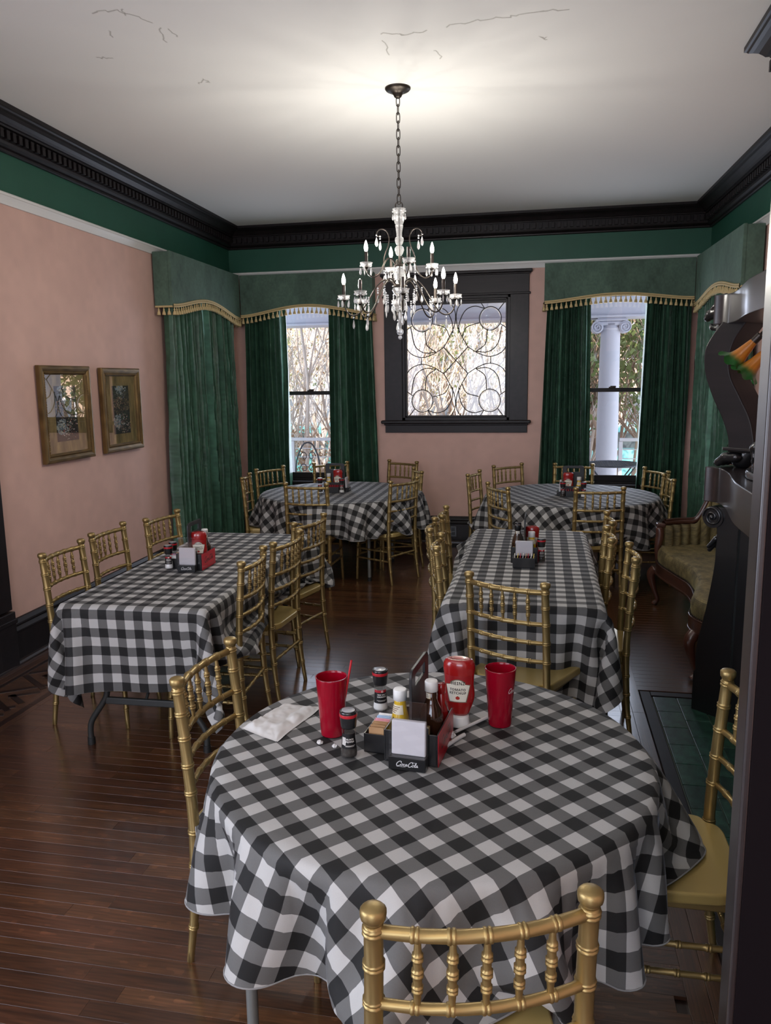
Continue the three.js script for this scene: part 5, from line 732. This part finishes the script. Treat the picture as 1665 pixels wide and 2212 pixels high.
// ---------------------------------------------------------------- chandelier
{
  const CX = -.84, CZ2 = -4.725, g = thing('chandelier', 'two-tier bronze and crystal chandelier with lit candle bulbs', 'chandelier', [CX, 0, CZ2]);
  const tc = V(.175, 0, .985), rt = V(.985, 0, -.175), dir = (f) => V().addScaledVector(tc, Math.cos(f)).addScaledVector(rt, Math.sin(f)), D = Math.PI / 180;
  mesh('canopy', lathe([[0, HC], [.073, HC], [.073, HC - .006], [.066, HC - .014], [.05, HC - .022], [.034, HC - .027], [.026, HC - .036], [.02, HC - .048], [.01, HC - .055], [0, HC - .056]], 40), M.bronze, g);
  const link = tube([[-.009, .02, 0], [-.009, -.02, 0], [0, -.029, 0], [.009, -.02, 0], [.009, .02, 0], [0, .029, 0]], .0026, 30, 6, true);
  const y0 = HC - .07, y1 = 2.80, n = 13; for (let i = 0; i < n; i++) { const l = mesh('chain_link', link, M.bronze, g); l.position.set(0, lerp(y0, y1, i / (n - 1)), 0); l.rotation.y = i * Math.PI / 2 + .5; }
  mesh('hanging_ring', new THREE.TorusGeometry(.021, .003, 8, 24).translate(0, 2.765, 0), M.bronze, g);
  const glassParts = [
    [[0, 2.70], [.02, 2.70], [.03, 2.712], [.036, 2.732], [.04, 2.747], [.038, 2.748], [.03, 2.735], [.018, 2.722], [0, 2.722]],
    [[0, 2.655], [.018, 2.655], [.026, 2.668], [.032, 2.69], [.034, 2.70], [0, 2.702]], [[0, 2.592], [.016, 2.592], [.0165, 2.61], [.021, 2.64], [.024, 2.655], [0, 2.656]],
    [[0, 2.545], [.014, 2.545], [.022, 2.556], [.027, 2.573], [.024, 2.586], [.015, 2.592], [0, 2.592]], [[0, 2.485], [.012, 2.485], [.021, 2.497], [.028, 2.515], [.026, 2.53], [.016, 2.54], [0, 2.541]],
    [[0, 2.345], [.024, 2.345], [.028, 2.37], [.034, 2.40], [.037, 2.415], [0, 2.42]], [[0, 2.255], [.02, 2.255], [.036, 2.272], [.046, 2.292], [.044, 2.302], [.03, 2.305], [0, 2.305]],
    [[0, 2.165], [.018, 2.165], [.036, 2.182], [.043, 2.207], [.036, 2.232], [.02, 2.245], [0, 2.247]],
  ];
  for (const p of glassParts) mesh('glass_stem', toCreasedNormals(lathe(p, 12).toNonIndexed(), .3), M.crystalShell, g);
  mesh('stem_rod', cyl(.005, .005, .6, 8).translate(0, 2.15, 0), M.bronze, g);
  mesh('upper_hub', lathe([[0, 2.423], [.03, 2.423], [.036, 2.43], [.03, 2.438], [0, 2.442]], 24), M.bronze, g); mesh('lower_hub', lathe([[0, 2.306], [.032, 2.306], [.046, 2.313], [.03, 2.325], [0, 2.33]], 24), M.bronze, g);
  const dropG = toCreasedNormals(lathe([[0, 0], [.0055, .004], [.009, .012], [.0088, .02], [.005, .036], [.0015, .046], [0, .047]], 8).toNonIndexed(), .25).scale(1, 1, .62), beadG = new THREE.OctahedronGeometry(.0055, 1), icicleG = toCreasedNormals(lathe([[0, 0], [.004, .014], [.0062, .03], [.003, .046], [0, .05]], 6).toNonIndexed(), .25);
  const hang = (x, y, z, beads = 1, kind = dropG, s = 1) => { for (let b = 0; b < beads; b++) mesh('crystal_bead', beadG, M.crystal, g).position.set(x, y - .008 - b * .013, z); const d = mesh('crystal_drop', kind, M.crystal, g); d.scale.setScalar(s); d.position.set(x, y - .008 - beads * .013 - .046 * s, z); d.rotation.y = rr(0, 3); };
  const cupG = toCreasedNormals(lathe([[.008, 0], [.02, .002], [.03, .009], [.035, .02], [.0375, .028], [.036, .0285], [.032, .02], [.026, .011], [.008, .006]], 16).toNonIndexed(), .35), sleeveG = cyl(.0095, .0095, .085, 14), bulbG = lathe([[0, 0], [.006, 0], [.0105, .01], [.0125, .022], [.0105, .038], [.006, .054], [.002, .064], [0, .066]], 16);
  const lit = (x, y, z) => { const b = mesh('candle_bulb', bulbG, M.bulb, g); b.position.set(x, y, z); const l = new THREE.PointLight(0xfffaf0, BULB, 0, 2); l.position.set(x, y + .028, z); l.castShadow = true; l.shadow.radius = .5; l.name = 'bulb_light'; g.add(l); };
  const arm = (f, R, yc, pts, on, sl) => { const d = dir(f * D), P = pts.map(([r, y]) => V(d.x * r, y, d.z * r)); mesh('arm', new THREE.TubeGeometry(catmull(P), 44, .0042, 8), M.bronze, g);
    const x = d.x * R, z = d.z * R; mesh('drip_cup', cupG, M.crystalShell, g).position.set(x, yc, z); mesh('cup_holder', lathe([[0, -.008], [.008, -.008], [.015, 0], [.02, .001], [.012, .005], [0, .005]], 14), M.bronze, g).position.set(x, yc, z);
    mesh('candle_sleeve', sleeveG, M.bronze, g).position.set(x, yc + .004, z); if (on) lit(x, yc + .088, z);
    for (let k = 0; k < 5; k++) { const a = k * Math.PI * .4 + f; hang(x + Math.cos(a) * .034, yc + .018, z + Math.sin(a) * .034, 1, k % 2 ? icicleG : dropG, .85); } };
  seed = 61;
  const low = [[0, 0], [45, 1], [90, 1], [135, 1], [180, 1], [225, 1], [270, 1], [315, 0]];
  for (const [f, on] of low) { arm(f + 3, .33, 2.235, [[.03, 2.318], [.06, 2.345], [.10, 2.345], [.145, 2.30], [.19, 2.225], [.235, 2.165], [.275, 2.147], [.31, 2.165], [.33, 2.215], [.33, 2.234]], on); const d = dir((f + 3) * D); hang(d.x * .275, 2.143, d.z * .275, 1, dropG, 1.15); hang(d.x * .13, 2.31, d.z * .13, 3, dropG, 1); const e = dir((f + 25) * D); hang(e.x * .20, 2.25, e.z * .20, 4, icicleG, 1); if (f % 90 === 0) hang(e.x * .09, 2.28, e.z * .09, 5, dropG, 1.1); }
  for (const [f, on] of [[-75, 1], [15, 0], [105, 1], [195, 1]]) { arm(f, .2, 2.415, [[.025, 2.435], [.045, 2.465], [.07, 2.468], [.095, 2.435], [.12, 2.385], [.155, 2.362], [.185, 2.375], [.2, 2.40], [.2, 2.415]], on); const d = dir((f + 45) * D); hang(d.x * .06, 2.42, d.z * .06, 1, dropG, 1.1); }
  for (const f of [-92, 88]) { const d = dir(f * D); mesh('scroll', new THREE.TubeGeometry(catmull([[.09, 2.40], [.092, 2.46], [.082, 2.50], [.065, 2.545], [.06, 2.59], [.075, 2.625], [.1, 2.637], [.122, 2.63], [.133, 2.612], [.13, 2.6], [.12, 2.598], [.112, 2.604]].map(([r, y]) => V(d.x * r, y, d.z * r))), 60, .0032, 7), M.bronze, g); hang(d.x * .133, 2.612, d.z * .133, 1, dropG, 1.15); hang(d.x * .112, 2.604, d.z * .112, 2, dropG, 1.15); hang(d.x * .09, 2.41, d.z * .09, 2, dropG, 1.1); }
  for (let k = 0; k < 6; k++) { const a = k * Math.PI / 3; hang(Math.cos(a) * .037, 2.742, Math.sin(a) * .037, 1, dropG, .8); hang(Math.cos(a + .4) * .038, 2.2, Math.sin(a + .4) * .038, 2, dropG, 1.1); }
  mesh('ball_finial', new THREE.IcosahedronGeometry(.02, 2), M.crystal, g).position.set(0, 2.05, 0); mesh('glass_stem', toCreasedNormals(lathe([[0, 2.07], [.008, 2.07], [.012, 2.095], [.009, 2.13], [.016, 2.16], [0, 2.165]], 10).toNonIndexed(), .3), M.crystal, g); mesh('ball_finial', new THREE.IcosahedronGeometry(.012, 1), M.crystal, g).position.set(0, 2.018, 0);
}
// globe lamp added out of view behind the viewer to brighten the room
{ const g = thing('added_globe_lamp', 'unseen white globe lamp added behind the viewer for fill light', 'lamp', [-.7, 0, 1.3]); mesh('canopy', cyl(.07, .06, .03, 24).translate(0, HC - .03, 0), M.bronze, g); mesh('stem', cyl(.008, .008, .34, 8).translate(0, HC - .36, 0), M.bronze, g); const s = mesh('globe', new THREE.SphereGeometry(.17, 32, 20), std({ color: 0xffffff, emissive: rgb(1, .95, .85), emissiveIntensity: 2.2 }), g); s.position.set(0, HC - .52, 0); const l = new THREE.PointLight(0xfff0dc, FILL_GLOBE, 0, 2); l.position.set(0, HC - .52, 0); l.shadow.radius = 8; l.castShadow = true; g.add(l); }
// ---------------------------------------------------------------- smooth bodies from tapered capsules
function blob(bones, k, res = 60, maxp = 30000) { // bones: [[ax, ay, az, ra], [bx, by, bz, rb]]
  const bb = new THREE.Box3(); for (const [a, b] of bones) for (const q of [a, b]) { bb.expandByPoint(V(q[0] - q[3] * 1.3 - k, q[1] - q[3] * 1.3 - k, q[2] - q[3] * 1.3 - k)); bb.expandByPoint(V(q[0] + q[3] * 1.3 + k, q[1] + q[3] * 1.3 + k, q[2] + q[3] * 1.3 + k)); }
  const c = bb.getCenter(V()), s = Math.max(...bb.getSize(V()).toArray()) / 2 * 1.06, mc = new MarchingCubes(res, new THREE.MeshBasicMaterial(), false, false, maxp), half = res / 2; mc.isolation = 0;
  for (let z = 0; z < res; z++) for (let y = 0; y < res; y++) for (let x = 0; x < res; x++) { const px = c.x + (x - half) / half * s, py = c.y + (y - half) / half * s, pz = c.z + (z - half) / half * s; let d = 9;
    for (const [a, b] of bones) { const ux = b[0] - a[0], uy = b[1] - a[1], uz = b[2] - a[2], L = ux * ux + uy * uy + uz * uz + 1e-9, t = clamp(((px - a[0]) * ux + (py - a[1]) * uy + (pz - a[2]) * uz) / L, 0, 1), e = Math.hypot(px - a[0] - ux * t, py - a[1] - uy * t, pz - a[2] - uz * t) - lerp(a[3], b[3], t); const h = clamp(.5 + .5 * (d - e) / k, 0, 1); d = lerp(d, e, h) - k * h * (1 - h); }
    mc.field[x + y * res + z * res * res] = -d; }
  mc.update(); const P = mc.positionArray.slice(0, mc.count * 3), N = mc.normalArray.slice(0, mc.count * 3); for (let i = 0; i < P.length; i += 3) { P[i] = P[i] * s + c.x; P[i + 1] = P[i + 1] * s + c.y; P[i + 2] = P[i + 2] * s + c.z; }
  const g = new THREE.BufferGeometry(); g.setAttribute('position', new THREE.BufferAttribute(P, 3)); g.setAttribute('uv', new THREE.BufferAttribute(new Float32Array(mc.count * 2), 2)); const q = mergeVertices(g, s * 1e-4); q.computeVertexNormals(); return q;
}
// ---------------------------------------------------------------- fireplace
{
  const F = thing('fireplace_mantel', 'black carved mantelpiece with lion legs, serpentine shelves and green tile surround', 'fireplace', [0, 0, 0]);
  const th = Math.PI - .736, root = V(1.017, 0, -4.046), W = (g) => g.rotateY(th).translate(root.x, 0, root.z);
  const lower = new THREE.Shape(); lower.moveTo(-.06, 0); lower.lineTo(.268, 0); lower.lineTo(.268, .2); lower.quadraticCurveTo(.268, .225, .255, .23); lower.bezierCurveTo(.275, .36, .235, .46, .215, .58); lower.bezierCurveTo(.195, .7, .18, .8, .18, .86); lower.bezierCurveTo(.18, .93, .175, .97, .18, 1.0); lower.lineTo(.2, 1.11); lower.lineTo(-.06, 1.11); lower.closePath();
  for (const [zz, mir] of [[0, 1], [1, -1]]) { // far leg, and its twin at the near end behind the door
    const put = (g) => { W(g); if (mir < 0) { g.scale(1, 1, -1).translate(0, 0, -6.0); const ix = g.index; if (ix) { const a = ix.array; for (let i = 0; i < a.length; i += 3) { const t = a[i]; a[i] = a[i + 1]; a[i + 1] = t; } } g.computeVertexNormals(); } return g; };
    const leg = mesh('lower_leg', put(extrude(lower, .16, .006)), M.blackGloss, F); 
    mesh('scroll_volute', put(merge([cyl(.056, .056, .19, 32).rotateX(Math.PI / 2).translate(.205, 1.062, -.015), (() => { const pts = []; for (let i = 0; i <= 50; i++) { const a = i / 50 * 12, q = .052 * (1 - i / 56); pts.push([.205 + Math.cos(a) * q, 1.062 + Math.sin(a) * q, -.018]); } return tube(pts, .0065, 90, 6); })(), new THREE.SphereGeometry(.014, 12, 8).translate(.205, 1.062, -.02)])), M.blackGloss, leg);
    mesh('acanthus_leaf', put(blob([[[.17, .985, .03, .018], [.2, .93, .02, .016]], [[.2, .93, .02, .016], [.232, .885, .02, .012]], [[.19, .95, 0, .012], [.225, .905, -.005, .009]], [[.18, .97, .09, .016], [.235, .89, .09, .011]], [[.18, .97, .14, .014], [.225, .9, .145, .01]], [[.16, 1.0, .08, .02], [.15, .9, .08, .012]]], .008, 44)), M.blackGloss, leg);
    const up = new THREE.Shape(); const fr = [[.215, 2.02], [.27, 1.95], [.298, 1.885], [.29, 1.785], [.245, 1.67], [.185, 1.56], [.15, 1.47], [.145, 1.40]], bk = [[.02, 1.40], [.03, 1.47], [.055, 1.56], [.11, 1.66], [.165, 1.76], [.178, 1.85], [.155, 1.94], [.1, 2.02]];
    up.moveTo(...fr[0]); up.splineThru(fr.slice(1).map((p) => new THREE.Vector2(...p))); up.lineTo(...bk[0]); up.splineThru(bk.slice(1).map((p) => new THREE.Vector2(...p))); up.closePath();
    const ul = mesh('upper_leg', put(extrude(up, .17, .006, 2)), M.trim, F);
    mesh('ankle_band', put(rbox(.17, .018, .2, .006, .09, 1.41, .085)), M.blackGloss, ul);
    mesh('lion_paw', put(blob([[[.08, 1.40, .085, .05], [.12, 1.36, .085, .055]], ...[0, 1, 2, 3].flatMap((i) => { const z = .02 + i * .043; return [[[.12, 1.37, z, .026], [.175, 1.365, z, .024]], [[.175, 1.365, z, .023], [.212, 1.337, z, .02]]]; })], .007, 56)), M.blackGloss, ul);
    // lion mask at the knee: muzzle, brow, jaw, mane locks
    const lion = [[[.25, 2.07, .085, .05], [.24, 1.98, .085, .052]], [[.29, 2.085, .085, .034], [.335, 2.072, .085, .024]], [[.335, 2.072, .085, .027], [.35, 2.058, .085, .02]], [[.27, 2.0, .085, .022], [.322, 2.008, .085, .014]], [[.322, 2.008, .085, .014], [.33, 2.02, .085, .01]], ...[-1, 1].flatMap((s) => [[[.295, 2.112, .085 + s * .022, .016], [.318, 2.1, .085 + s * .02, .009]], [[.225, 2.135, .085 + s * .035, .016], [.215, 2.15, .085 + s * .04, .011]], [[.24, 2.05, .085 + s * .045, .018], [.262, 1.95, .085 + s * .04, .012]], [[.25, 1.98, .085 + s * .04, .016], [.282, 1.9, .085 + s * .035, .01]]]), ...[0, 1, 2, 3, 4, 5].map((i) => [[.245 - i * .006, 2.155 - i * .004, .06 + i * .01, .014], [.285 - i * .012, 2.135 + (i % 2) * .02, .06 + i * .01, .01]]), [[.27, 1.97, .085, .016], [.296, 1.88, .085, .011]], [[.296, 1.9, .065, .012], [.308, 1.8, .07, .007]], [[.296, 1.9, .105, .012], [.308, 1.79, .1, .007]], [[.305, 1.8, .085, .009], [.3, 1.72, .085, .006]]];
    mesh('lion_mask', put(blob(lion, .006, 80, 80000)), M.blackGloss, ul);
  }
  // serpentine shelves
  const edge = [[.822, -4.225], [.862, -4.19], [.88, -4.11], [.868, -3.93], [.842, -3.74], [.82, -3.55], [.812, -3.3], [.81, -3.0], [.812, -2.7], [.82, -2.45], [.842, -2.26], [.868, -2.07], [.88, -1.89], [.862, -1.81], [.822, -1.775]];
  const shelf = (y0, y1, name, mat) => { const s = new THREE.Shape(); s.moveTo(1.14, 4.30); s.lineTo(.9, 4.30); s.lineTo(edge[0][0], -edge[0][1]); s.splineThru(edge.slice(1).map(([a, b]) => new THREE.Vector2(a, -b))); s.lineTo(1.14, 1.7); s.closePath(); return mesh(name, new THREE.ExtrudeGeometry(s, { depth: y1 - y0 - .008, bevelEnabled: true, bevelSize: .003, bevelThickness: .004, bevelSegments: 2, curveSegments: 60 }).rotateX(-Math.PI / 2).translate(0, y0 + .004, 0), mat, F); };
  shelf(1.135, 1.313, 'lower_shelf', M.mantel); shelf(2.017, 2.158, 'upper_shelf', M.mantel);
  // tile surround and firebox
  mesh('surround_backing', span(1.02, 1.14, 0.0, 1.13, -4.1, -1.9), M.grout, F); seed = 19;
  const tg = rbox(.008, .072, .147, .002, 0, 0, 0, 1); for (let r = 0; r < 15; r++) for (let c = -1; c < 15; c++) { const y = .04 + r * .0755, z0 = -4.09 + c * .15 + (r % 2) * .075, a = Math.max(z0, -4.09), b = Math.min(z0 + .15, -1.9); if (b - a < .03) continue; if (y < .8 && (a + b) / 2 > -3.62 && (a + b) / 2 < -2.4) continue; const t = mesh('tile', tg, M.tiles[Math.floor(rnd() * 4)], F); t.scale.z = (b - a - .003) / .147; t.position.set(1.018, y, (a + b) / 2); }
  mesh('firebox_frame', merge([span(1.0, 1.02, .0, .8, -3.64, -3.58), span(1.0, 1.02, .0, .8, -2.42, -2.36), span(1.0, 1.02, .76, .82, -3.64, -2.36)]), M.iron, F); mesh('fire_screen', span(1.012, 1.02, 0.02, .77, -3.58, -2.42), M.iron, F);
  mesh('leg_plinth', merge([span(.96, 1.02, 0, 1.13, -4.3, -4.08), span(1.02, 1.145, 0, 1.13, -4.38, -4.1)]), M.blackGloss, F);
}
// mare and foal on the lower shelf
{
  const hg = (k, s) => { const b = [[[0, .30, -.13, .062], [0, .305, .0, .056]], [[0, .305, 0, .056], [0, .30, .13, .058]], [[0, .32, -.15, .055], [0, .28, -.17, .05]], [[0, .34, .15, .045], [0, .44, .25, .03]], [[0, .44, .25, .03], [0, .46, .27, .032]], [[0, .47, .275, .03], [0, .40, .355, .017]], [[.014, .49, .262, .008], [.014, .515, .258, .004]], [[-.014, .49, .262, .008], [-.014, .515, .258, .004]]];
    for (const x of [-.035, .035]) { const f = x > 0 ? .03 : -.02; b.push([[x, .27, .14, .036], [x, .16, .145 + f * .3, .017]], [[x, .16, .145 + f * .3, .017], [x, .05, .14 + f, .011]], [[x, .05, .14 + f, .011], [x, .008, .15 + f, .014]], [[x, .28, -.165, .05], [x, .18, -.145 - f * .4, .022]], [[x, .18, -.145 - f * .4, .022], [x, .13, -.19 - f, .014]], [[x, .13, -.19 - f, .014], [x, .04, -.185 - f, .010]], [[x, .04, -.185 - f, .010], [x, .008, -.175 - f, .014]]); }
    b.push([[0, .34, -.2, .016], [0, .24, -.23, .02]], [[0, .24, -.23, .02], [0, .12, -.225, .01]]); for (let i = 0; i < 6; i++) { const t = i / 5; b.push([[0, lerp(.38, .5, t), lerp(.13, .235, t), .014], [.02, lerp(.36, .47, t), lerp(.115, .22, t), .008]]); }
    return blob(b.map((q) => q.map((p) => p.map((v) => v * s))), k, 84, 60000); };
  const g = thing('horse_statue', 'dark bronze statue of a mare and foal on the lower mantel shelf', 'statue', [.985, 1.3135, -3.70], 0); const p = lathe([[0, 0], [.105, 0], [.11, .006], [.108, .03], [.1, .036], [0, .037]], 40).scale(.82, 1, 1.9); { const a = p.attributes.position; for (let i = 0; i < a.count; i++) { const y = a.getY(i); if (y > .002 && y < .036) { const k = 1 + .05 * (vn(a.getX(i) * 90, a.getZ(i) * 90 + y * 60) - .5); a.setX(i, a.getX(i) * k); a.setZ(i, a.getZ(i) * k); } } p.computeVertexNormals(); }
  mesh('base', p, M.blackGloss, g); const mare = mesh('mare', hg(.016, .56), M.blackGloss, g); mare.position.set(.02, .035, .02); mare.rotation.y = .12; const foal = mesh('foal', hg(.01, .36), M.blackGloss, g); foal.position.set(-.055, .035, .06); foal.rotation.y = .1;
}
// lily lamp with two amber and green glass shades
{
  const g = thing('lily_lamp', 'lamp with amber lily shades edged in green, on the lower mantel shelf', 'lamp', [1.0, 1.314, -3.34]); mesh('base', lathe([[0, 0], [.075, 0], [.08, .008], [.06, .02], [.025, .035], [.012, .06], [0, .06]], 28), M.bronze, g); mesh('stem', cyl(.008, .006, .5, 10).translate(0, .05, 0), M.bronze, g);
  const sm = phy({ vertexColors: true, roughness: .35, transmission: .25, thickness: 0, side: THREE.DoubleSide });
  const shade = (tip, mouth, R, sd) => { const N = 40, K = 20, A = V(...tip), B = V(...mouth), d = V().subVectors(B, A), L = d.length(); d.normalize(); const a = V().crossVectors(d, V(0, 1, 0)).normalize(), b = V().crossVectors(d, a); const pos = [], col = [], idx = []; for (let j = 0; j <= K; j++) for (let i = 0; i <= N; i++) { const t = j / K, f = i / N * Math.PI * 2, ruf = sstep(.78, 1, t), r = (lerp(.014, .035, Math.pow(t, .8)) + .033 * Math.pow(t, 6)) * R * (1 + .09 * ruf * Math.sin(f * 6 + sd)), s = t * L + ruf * .009 * Math.sin(f * 6 + 1.2 + sd); const q = A.clone().addScaledVector(d, s).addScaledVector(a, Math.cos(f) * r).addScaledVector(b, Math.sin(f) * r); pos.push(q.x, q.y, q.z); const m = sstep(.62, .86, t + .06 * (vn(f * 3, t * 8) - .5)); const st = .85 + .3 * vn(f * 12, t * 3); col.push(lerp(.58, .03, m) * st, lerp(.19, .14, m) * st, lerp(.012, .03, m) * st); }
    for (let j = 0; j < K; j++) for (let i = 0; i < N; i++) { const p = j * (N + 1) + i; idx.push(p, p + 1, p + N + 1, p + 1, p + N + 2, p + N + 1); } const q = new THREE.BufferGeometry(); q.setAttribute('position', new THREE.Float32BufferAttribute(pos, 3)); q.setAttribute('color', new THREE.Float32BufferAttribute(col, 3)); q.setAttribute('uv', new THREE.Float32BufferAttribute(new Float32Array(pos.length / 3 * 2), 2)); q.setIndex(idx); q.computeVertexNormals(); return q; };
  const O = [1.0, 1.314, -3.34], rel = (p) => [p[0] - O[0], p[1] - O[1], p[2] - O[2]];
  for (const [tip, mouth, sd] of [[[.885, 1.915, -3.68], [.808, 1.822, -3.72], 0], [[.935, 1.875, -3.66], [.85, 1.77, -3.69], 2]]) { const t = rel(tip), m = rel(mouth), up = V(...t).add(V(.02, .03, .03)); mesh('lily_shade', shade(t, m, 1.0, sd), sm, g); const dd = V().subVectors(V(...t), V(...m)).normalize(); mesh('shade_holder', tube([V(...t).addScaledVector(dd, -.012), V(...t).addScaledVector(dd, .03)], .0165, 6, 10), M.bronze, g); mesh('curved_arm', tube([V(...t).addScaledVector(dd, .025), V(...t).addScaledVector(dd, .07), V(t[0] * .5 + .02, .70, t[2] * .45), V(0, .54, 0)], .006, 30, 8), M.bronze, g); }
}
// ---------------------------------------------------------------- settee
{
  const S = thing('settee', 'antique settee with olive velvet seat, channelled back and carved mahogany frame', 'settee', [0, 0, 0]);
  const front = [[.93, -6.32], [.885, -6.2], [.895, -6.0], [.95, -5.75], [1.0, -5.5], [.985, -5.2], [.925, -4.95], [.885, -4.78], [.93, -4.62], [1.02, -4.56]];
  const plan = (o) => { const s = new THREE.Shape(); s.moveTo(1.5 - o, 6.36 - o); s.lineTo(front[0][0] + o, -front[0][1] - o * .6); s.splineThru(front.slice(1).map(([x, z]) => new THREE.Vector2(x + o, -z - o * (z > -4.7 ? -.6 : 0)))); s.lineTo(1.5 - o, 4.56 + o); s.closePath(); return s; };
  mesh('seat_rail', new THREE.ExtrudeGeometry(plan(0), { depth: .07, bevelEnabled: true, bevelSize: .008, bevelThickness: .01, bevelSegments: 3, curveSegments: 40 }).rotateX(-Math.PI / 2).translate(0, .285, 0), M.mahogany, S);
  const cur = catmull(front.map(([x, z]) => [x - .006, .285, z])); mesh('rail_bead', new THREE.TubeGeometry(cur, 80, .009, 7), M.mahogany, S); mesh('rail_bead', new THREE.TubeGeometry(catmull(front.map(([x, z]) => [x - .004, .365, z])), 80, .007, 7), M.mahogany, S);
  mesh('seat_cushion', metreUV(new THREE.ExtrudeGeometry(plan(.045), { depth: .03, bevelEnabled: true, bevelSize: .042, bevelThickness: .055, bevelSegments: 7, curveSegments: 40 }).rotateX(-Math.PI / 2).translate(0, .40, 0), 1.5), M.olive, S);
  { const q = S.children[S.children.length - 1]; q.geometry = mergeVertices(q.geometry, 1e-4); q.geometry.computeVertexNormals(); }
  const nail = new THREE.SphereGeometry(.005, 6, 5), ns = []; for (let i = 0; i < 90; i++) { const p = cur.getPointAt(i / 89); ns.push(nail.clone().translate(p.x + .004, .378, p.z)); } mesh('nail_trim', mergeGeometries(ns), M.bronze, S).userData.kind = 'stuff';
  for (const [x, z, dx, dz] of [[.90, -6.25, -.04, -.02], [.905, -4.66, -.04, .02], [1.44, -6.28, .02, -.02], [1.44, -4.62, .02, .02]]) { const l = mesh('cabriole_leg', turned([[x + dx * .2, .3, z + dz * .2], [x + dx * 1.1, .24, z + dz], [x + dx * .4, .12, z + dz * .3], [x - dx * .2, .05, z], [x + dx * .4, .012, z + dz * .5]], (t) => lerp(.038, .017, sstep(0, .8, t)) + .008 * sstep(.88, 1, t), [], 12, 24), M.mahogany, S); }
  // back: padded channels that follow the far end and the wall side; low at the arm, high in the middle
  const path = catmull([[.925, 0, -6.22], [1.06, 0, -6.30], [1.24, 0, -6.33], [1.39, 0, -6.29], [1.45, 0, -6.17], [1.47, 0, -5.95], [1.475, 0, -5.6], [1.475, 0, -5.2], [1.47, 0, -4.9], [1.45, 0, -4.72]]), LP = path.getLength(), nc = Math.round(LP / .078);
  const topY = (t) => { const d = t * LP; return .645 + .42 * sstep(.25, .5, d) * (1 - sstep(1.3, 1.75, d)); };
  for (let i = 0; i < nc; i++) { const t0 = i / nc, t1 = (i + 1) / nc, t = (t0 + t1) / 2, p = path.getPointAt(t), tg = path.getTangentAt(t), nx = -tg.z, nz = tg.x, w = LP / nc, ty = topY(t);
    const pc = sheet((u, v) => { const a = u * Math.PI, y = lerp(.42, topY(lerp(t0, t1, u)), v), s = (u - .5) * w * 1.03, b = (.022 + .034 * Math.sin(a)) * (1 - .35 * Math.pow(Math.abs(2 * v - 1), 6)); const q = path.getPointAt(clamp(lerp(t0, t1, u), 0, 1)); const m = (q.x * nx + q.z * nz); const fx = 1.2 - q.x, fz = -5.45 - q.z, sg = (nx * fx + nz * fz) > 0 ? 1 : -1; return [q.x + nx * b * sg, y + (v > .999 ? 0 : 0), q.z + nz * b * sg]; }, 10, 10, (u, v) => [t0 + u * .1, v]); mesh('back_channel', pc, (M.oliveBack ??= (() => { const q = M.olive.clone(); q.side = THREE.DoubleSide; return q; })()), S); }
  const rim = []; for (let i = 0; i <= 60; i++) { const t = i / 60, p = path.getPointAt(t); rim.push(V(p.x, topY(t) + .012, p.z)); } mesh('crest_rail', merge([new THREE.TubeGeometry(catmull(rim), 160, .022, 10), new THREE.TubeGeometry(catmull(rim.map((p) => V(p.x + .012, p.y + .022, p.z - .006))), 160, .014, 8)]), M.mahogany, S);
  const bk = []; for (let i = 0; i < 40; i++) { const a = path.getPointAt(i / 40), b = path.getPointAt((i + 1) / 40), k = topY(i / 40), k2 = topY((i + 1) / 40); const q = new THREE.BufferGeometry(); q.setAttribute('position', new THREE.Float32BufferAttribute([a.x, .3, a.z, b.x, .3, b.z, b.x, k2, b.z, a.x, .3, a.z, b.x, k2, b.z, a.x, k, a.z], 3)); q.setAttribute('uv', new THREE.Float32BufferAttribute(new Float32Array(12), 2)); q.computeVertexNormals(); bk.push(q); } mesh('back_lining', mergeGeometries(bk), M.oliveBack, S);
  mesh('arm_post', merge([turned([[.905, .33, -6.22], [.885, .45, -6.2], [.90, .56, -6.21], [.895, .63, -6.215]], (t) => .026 - .006 * Math.sin(t * 6), [], 12, 20), rbox(.07, .03, .06, .01, .905, .645, -6.22)]), M.mahogany, S);
  mesh('near_arm', turned([[.945, .33, -4.62], [.955, .44, -4.60], [1.0, .52, -4.60], [1.04, .60, -4.60], [1.02, .66, -4.60], [1.0, .64, -4.6]], (t) => lerp(.026, .016, t), [], 10, 26), M.mahogany, S);
}
renderer.render(scene, camera);
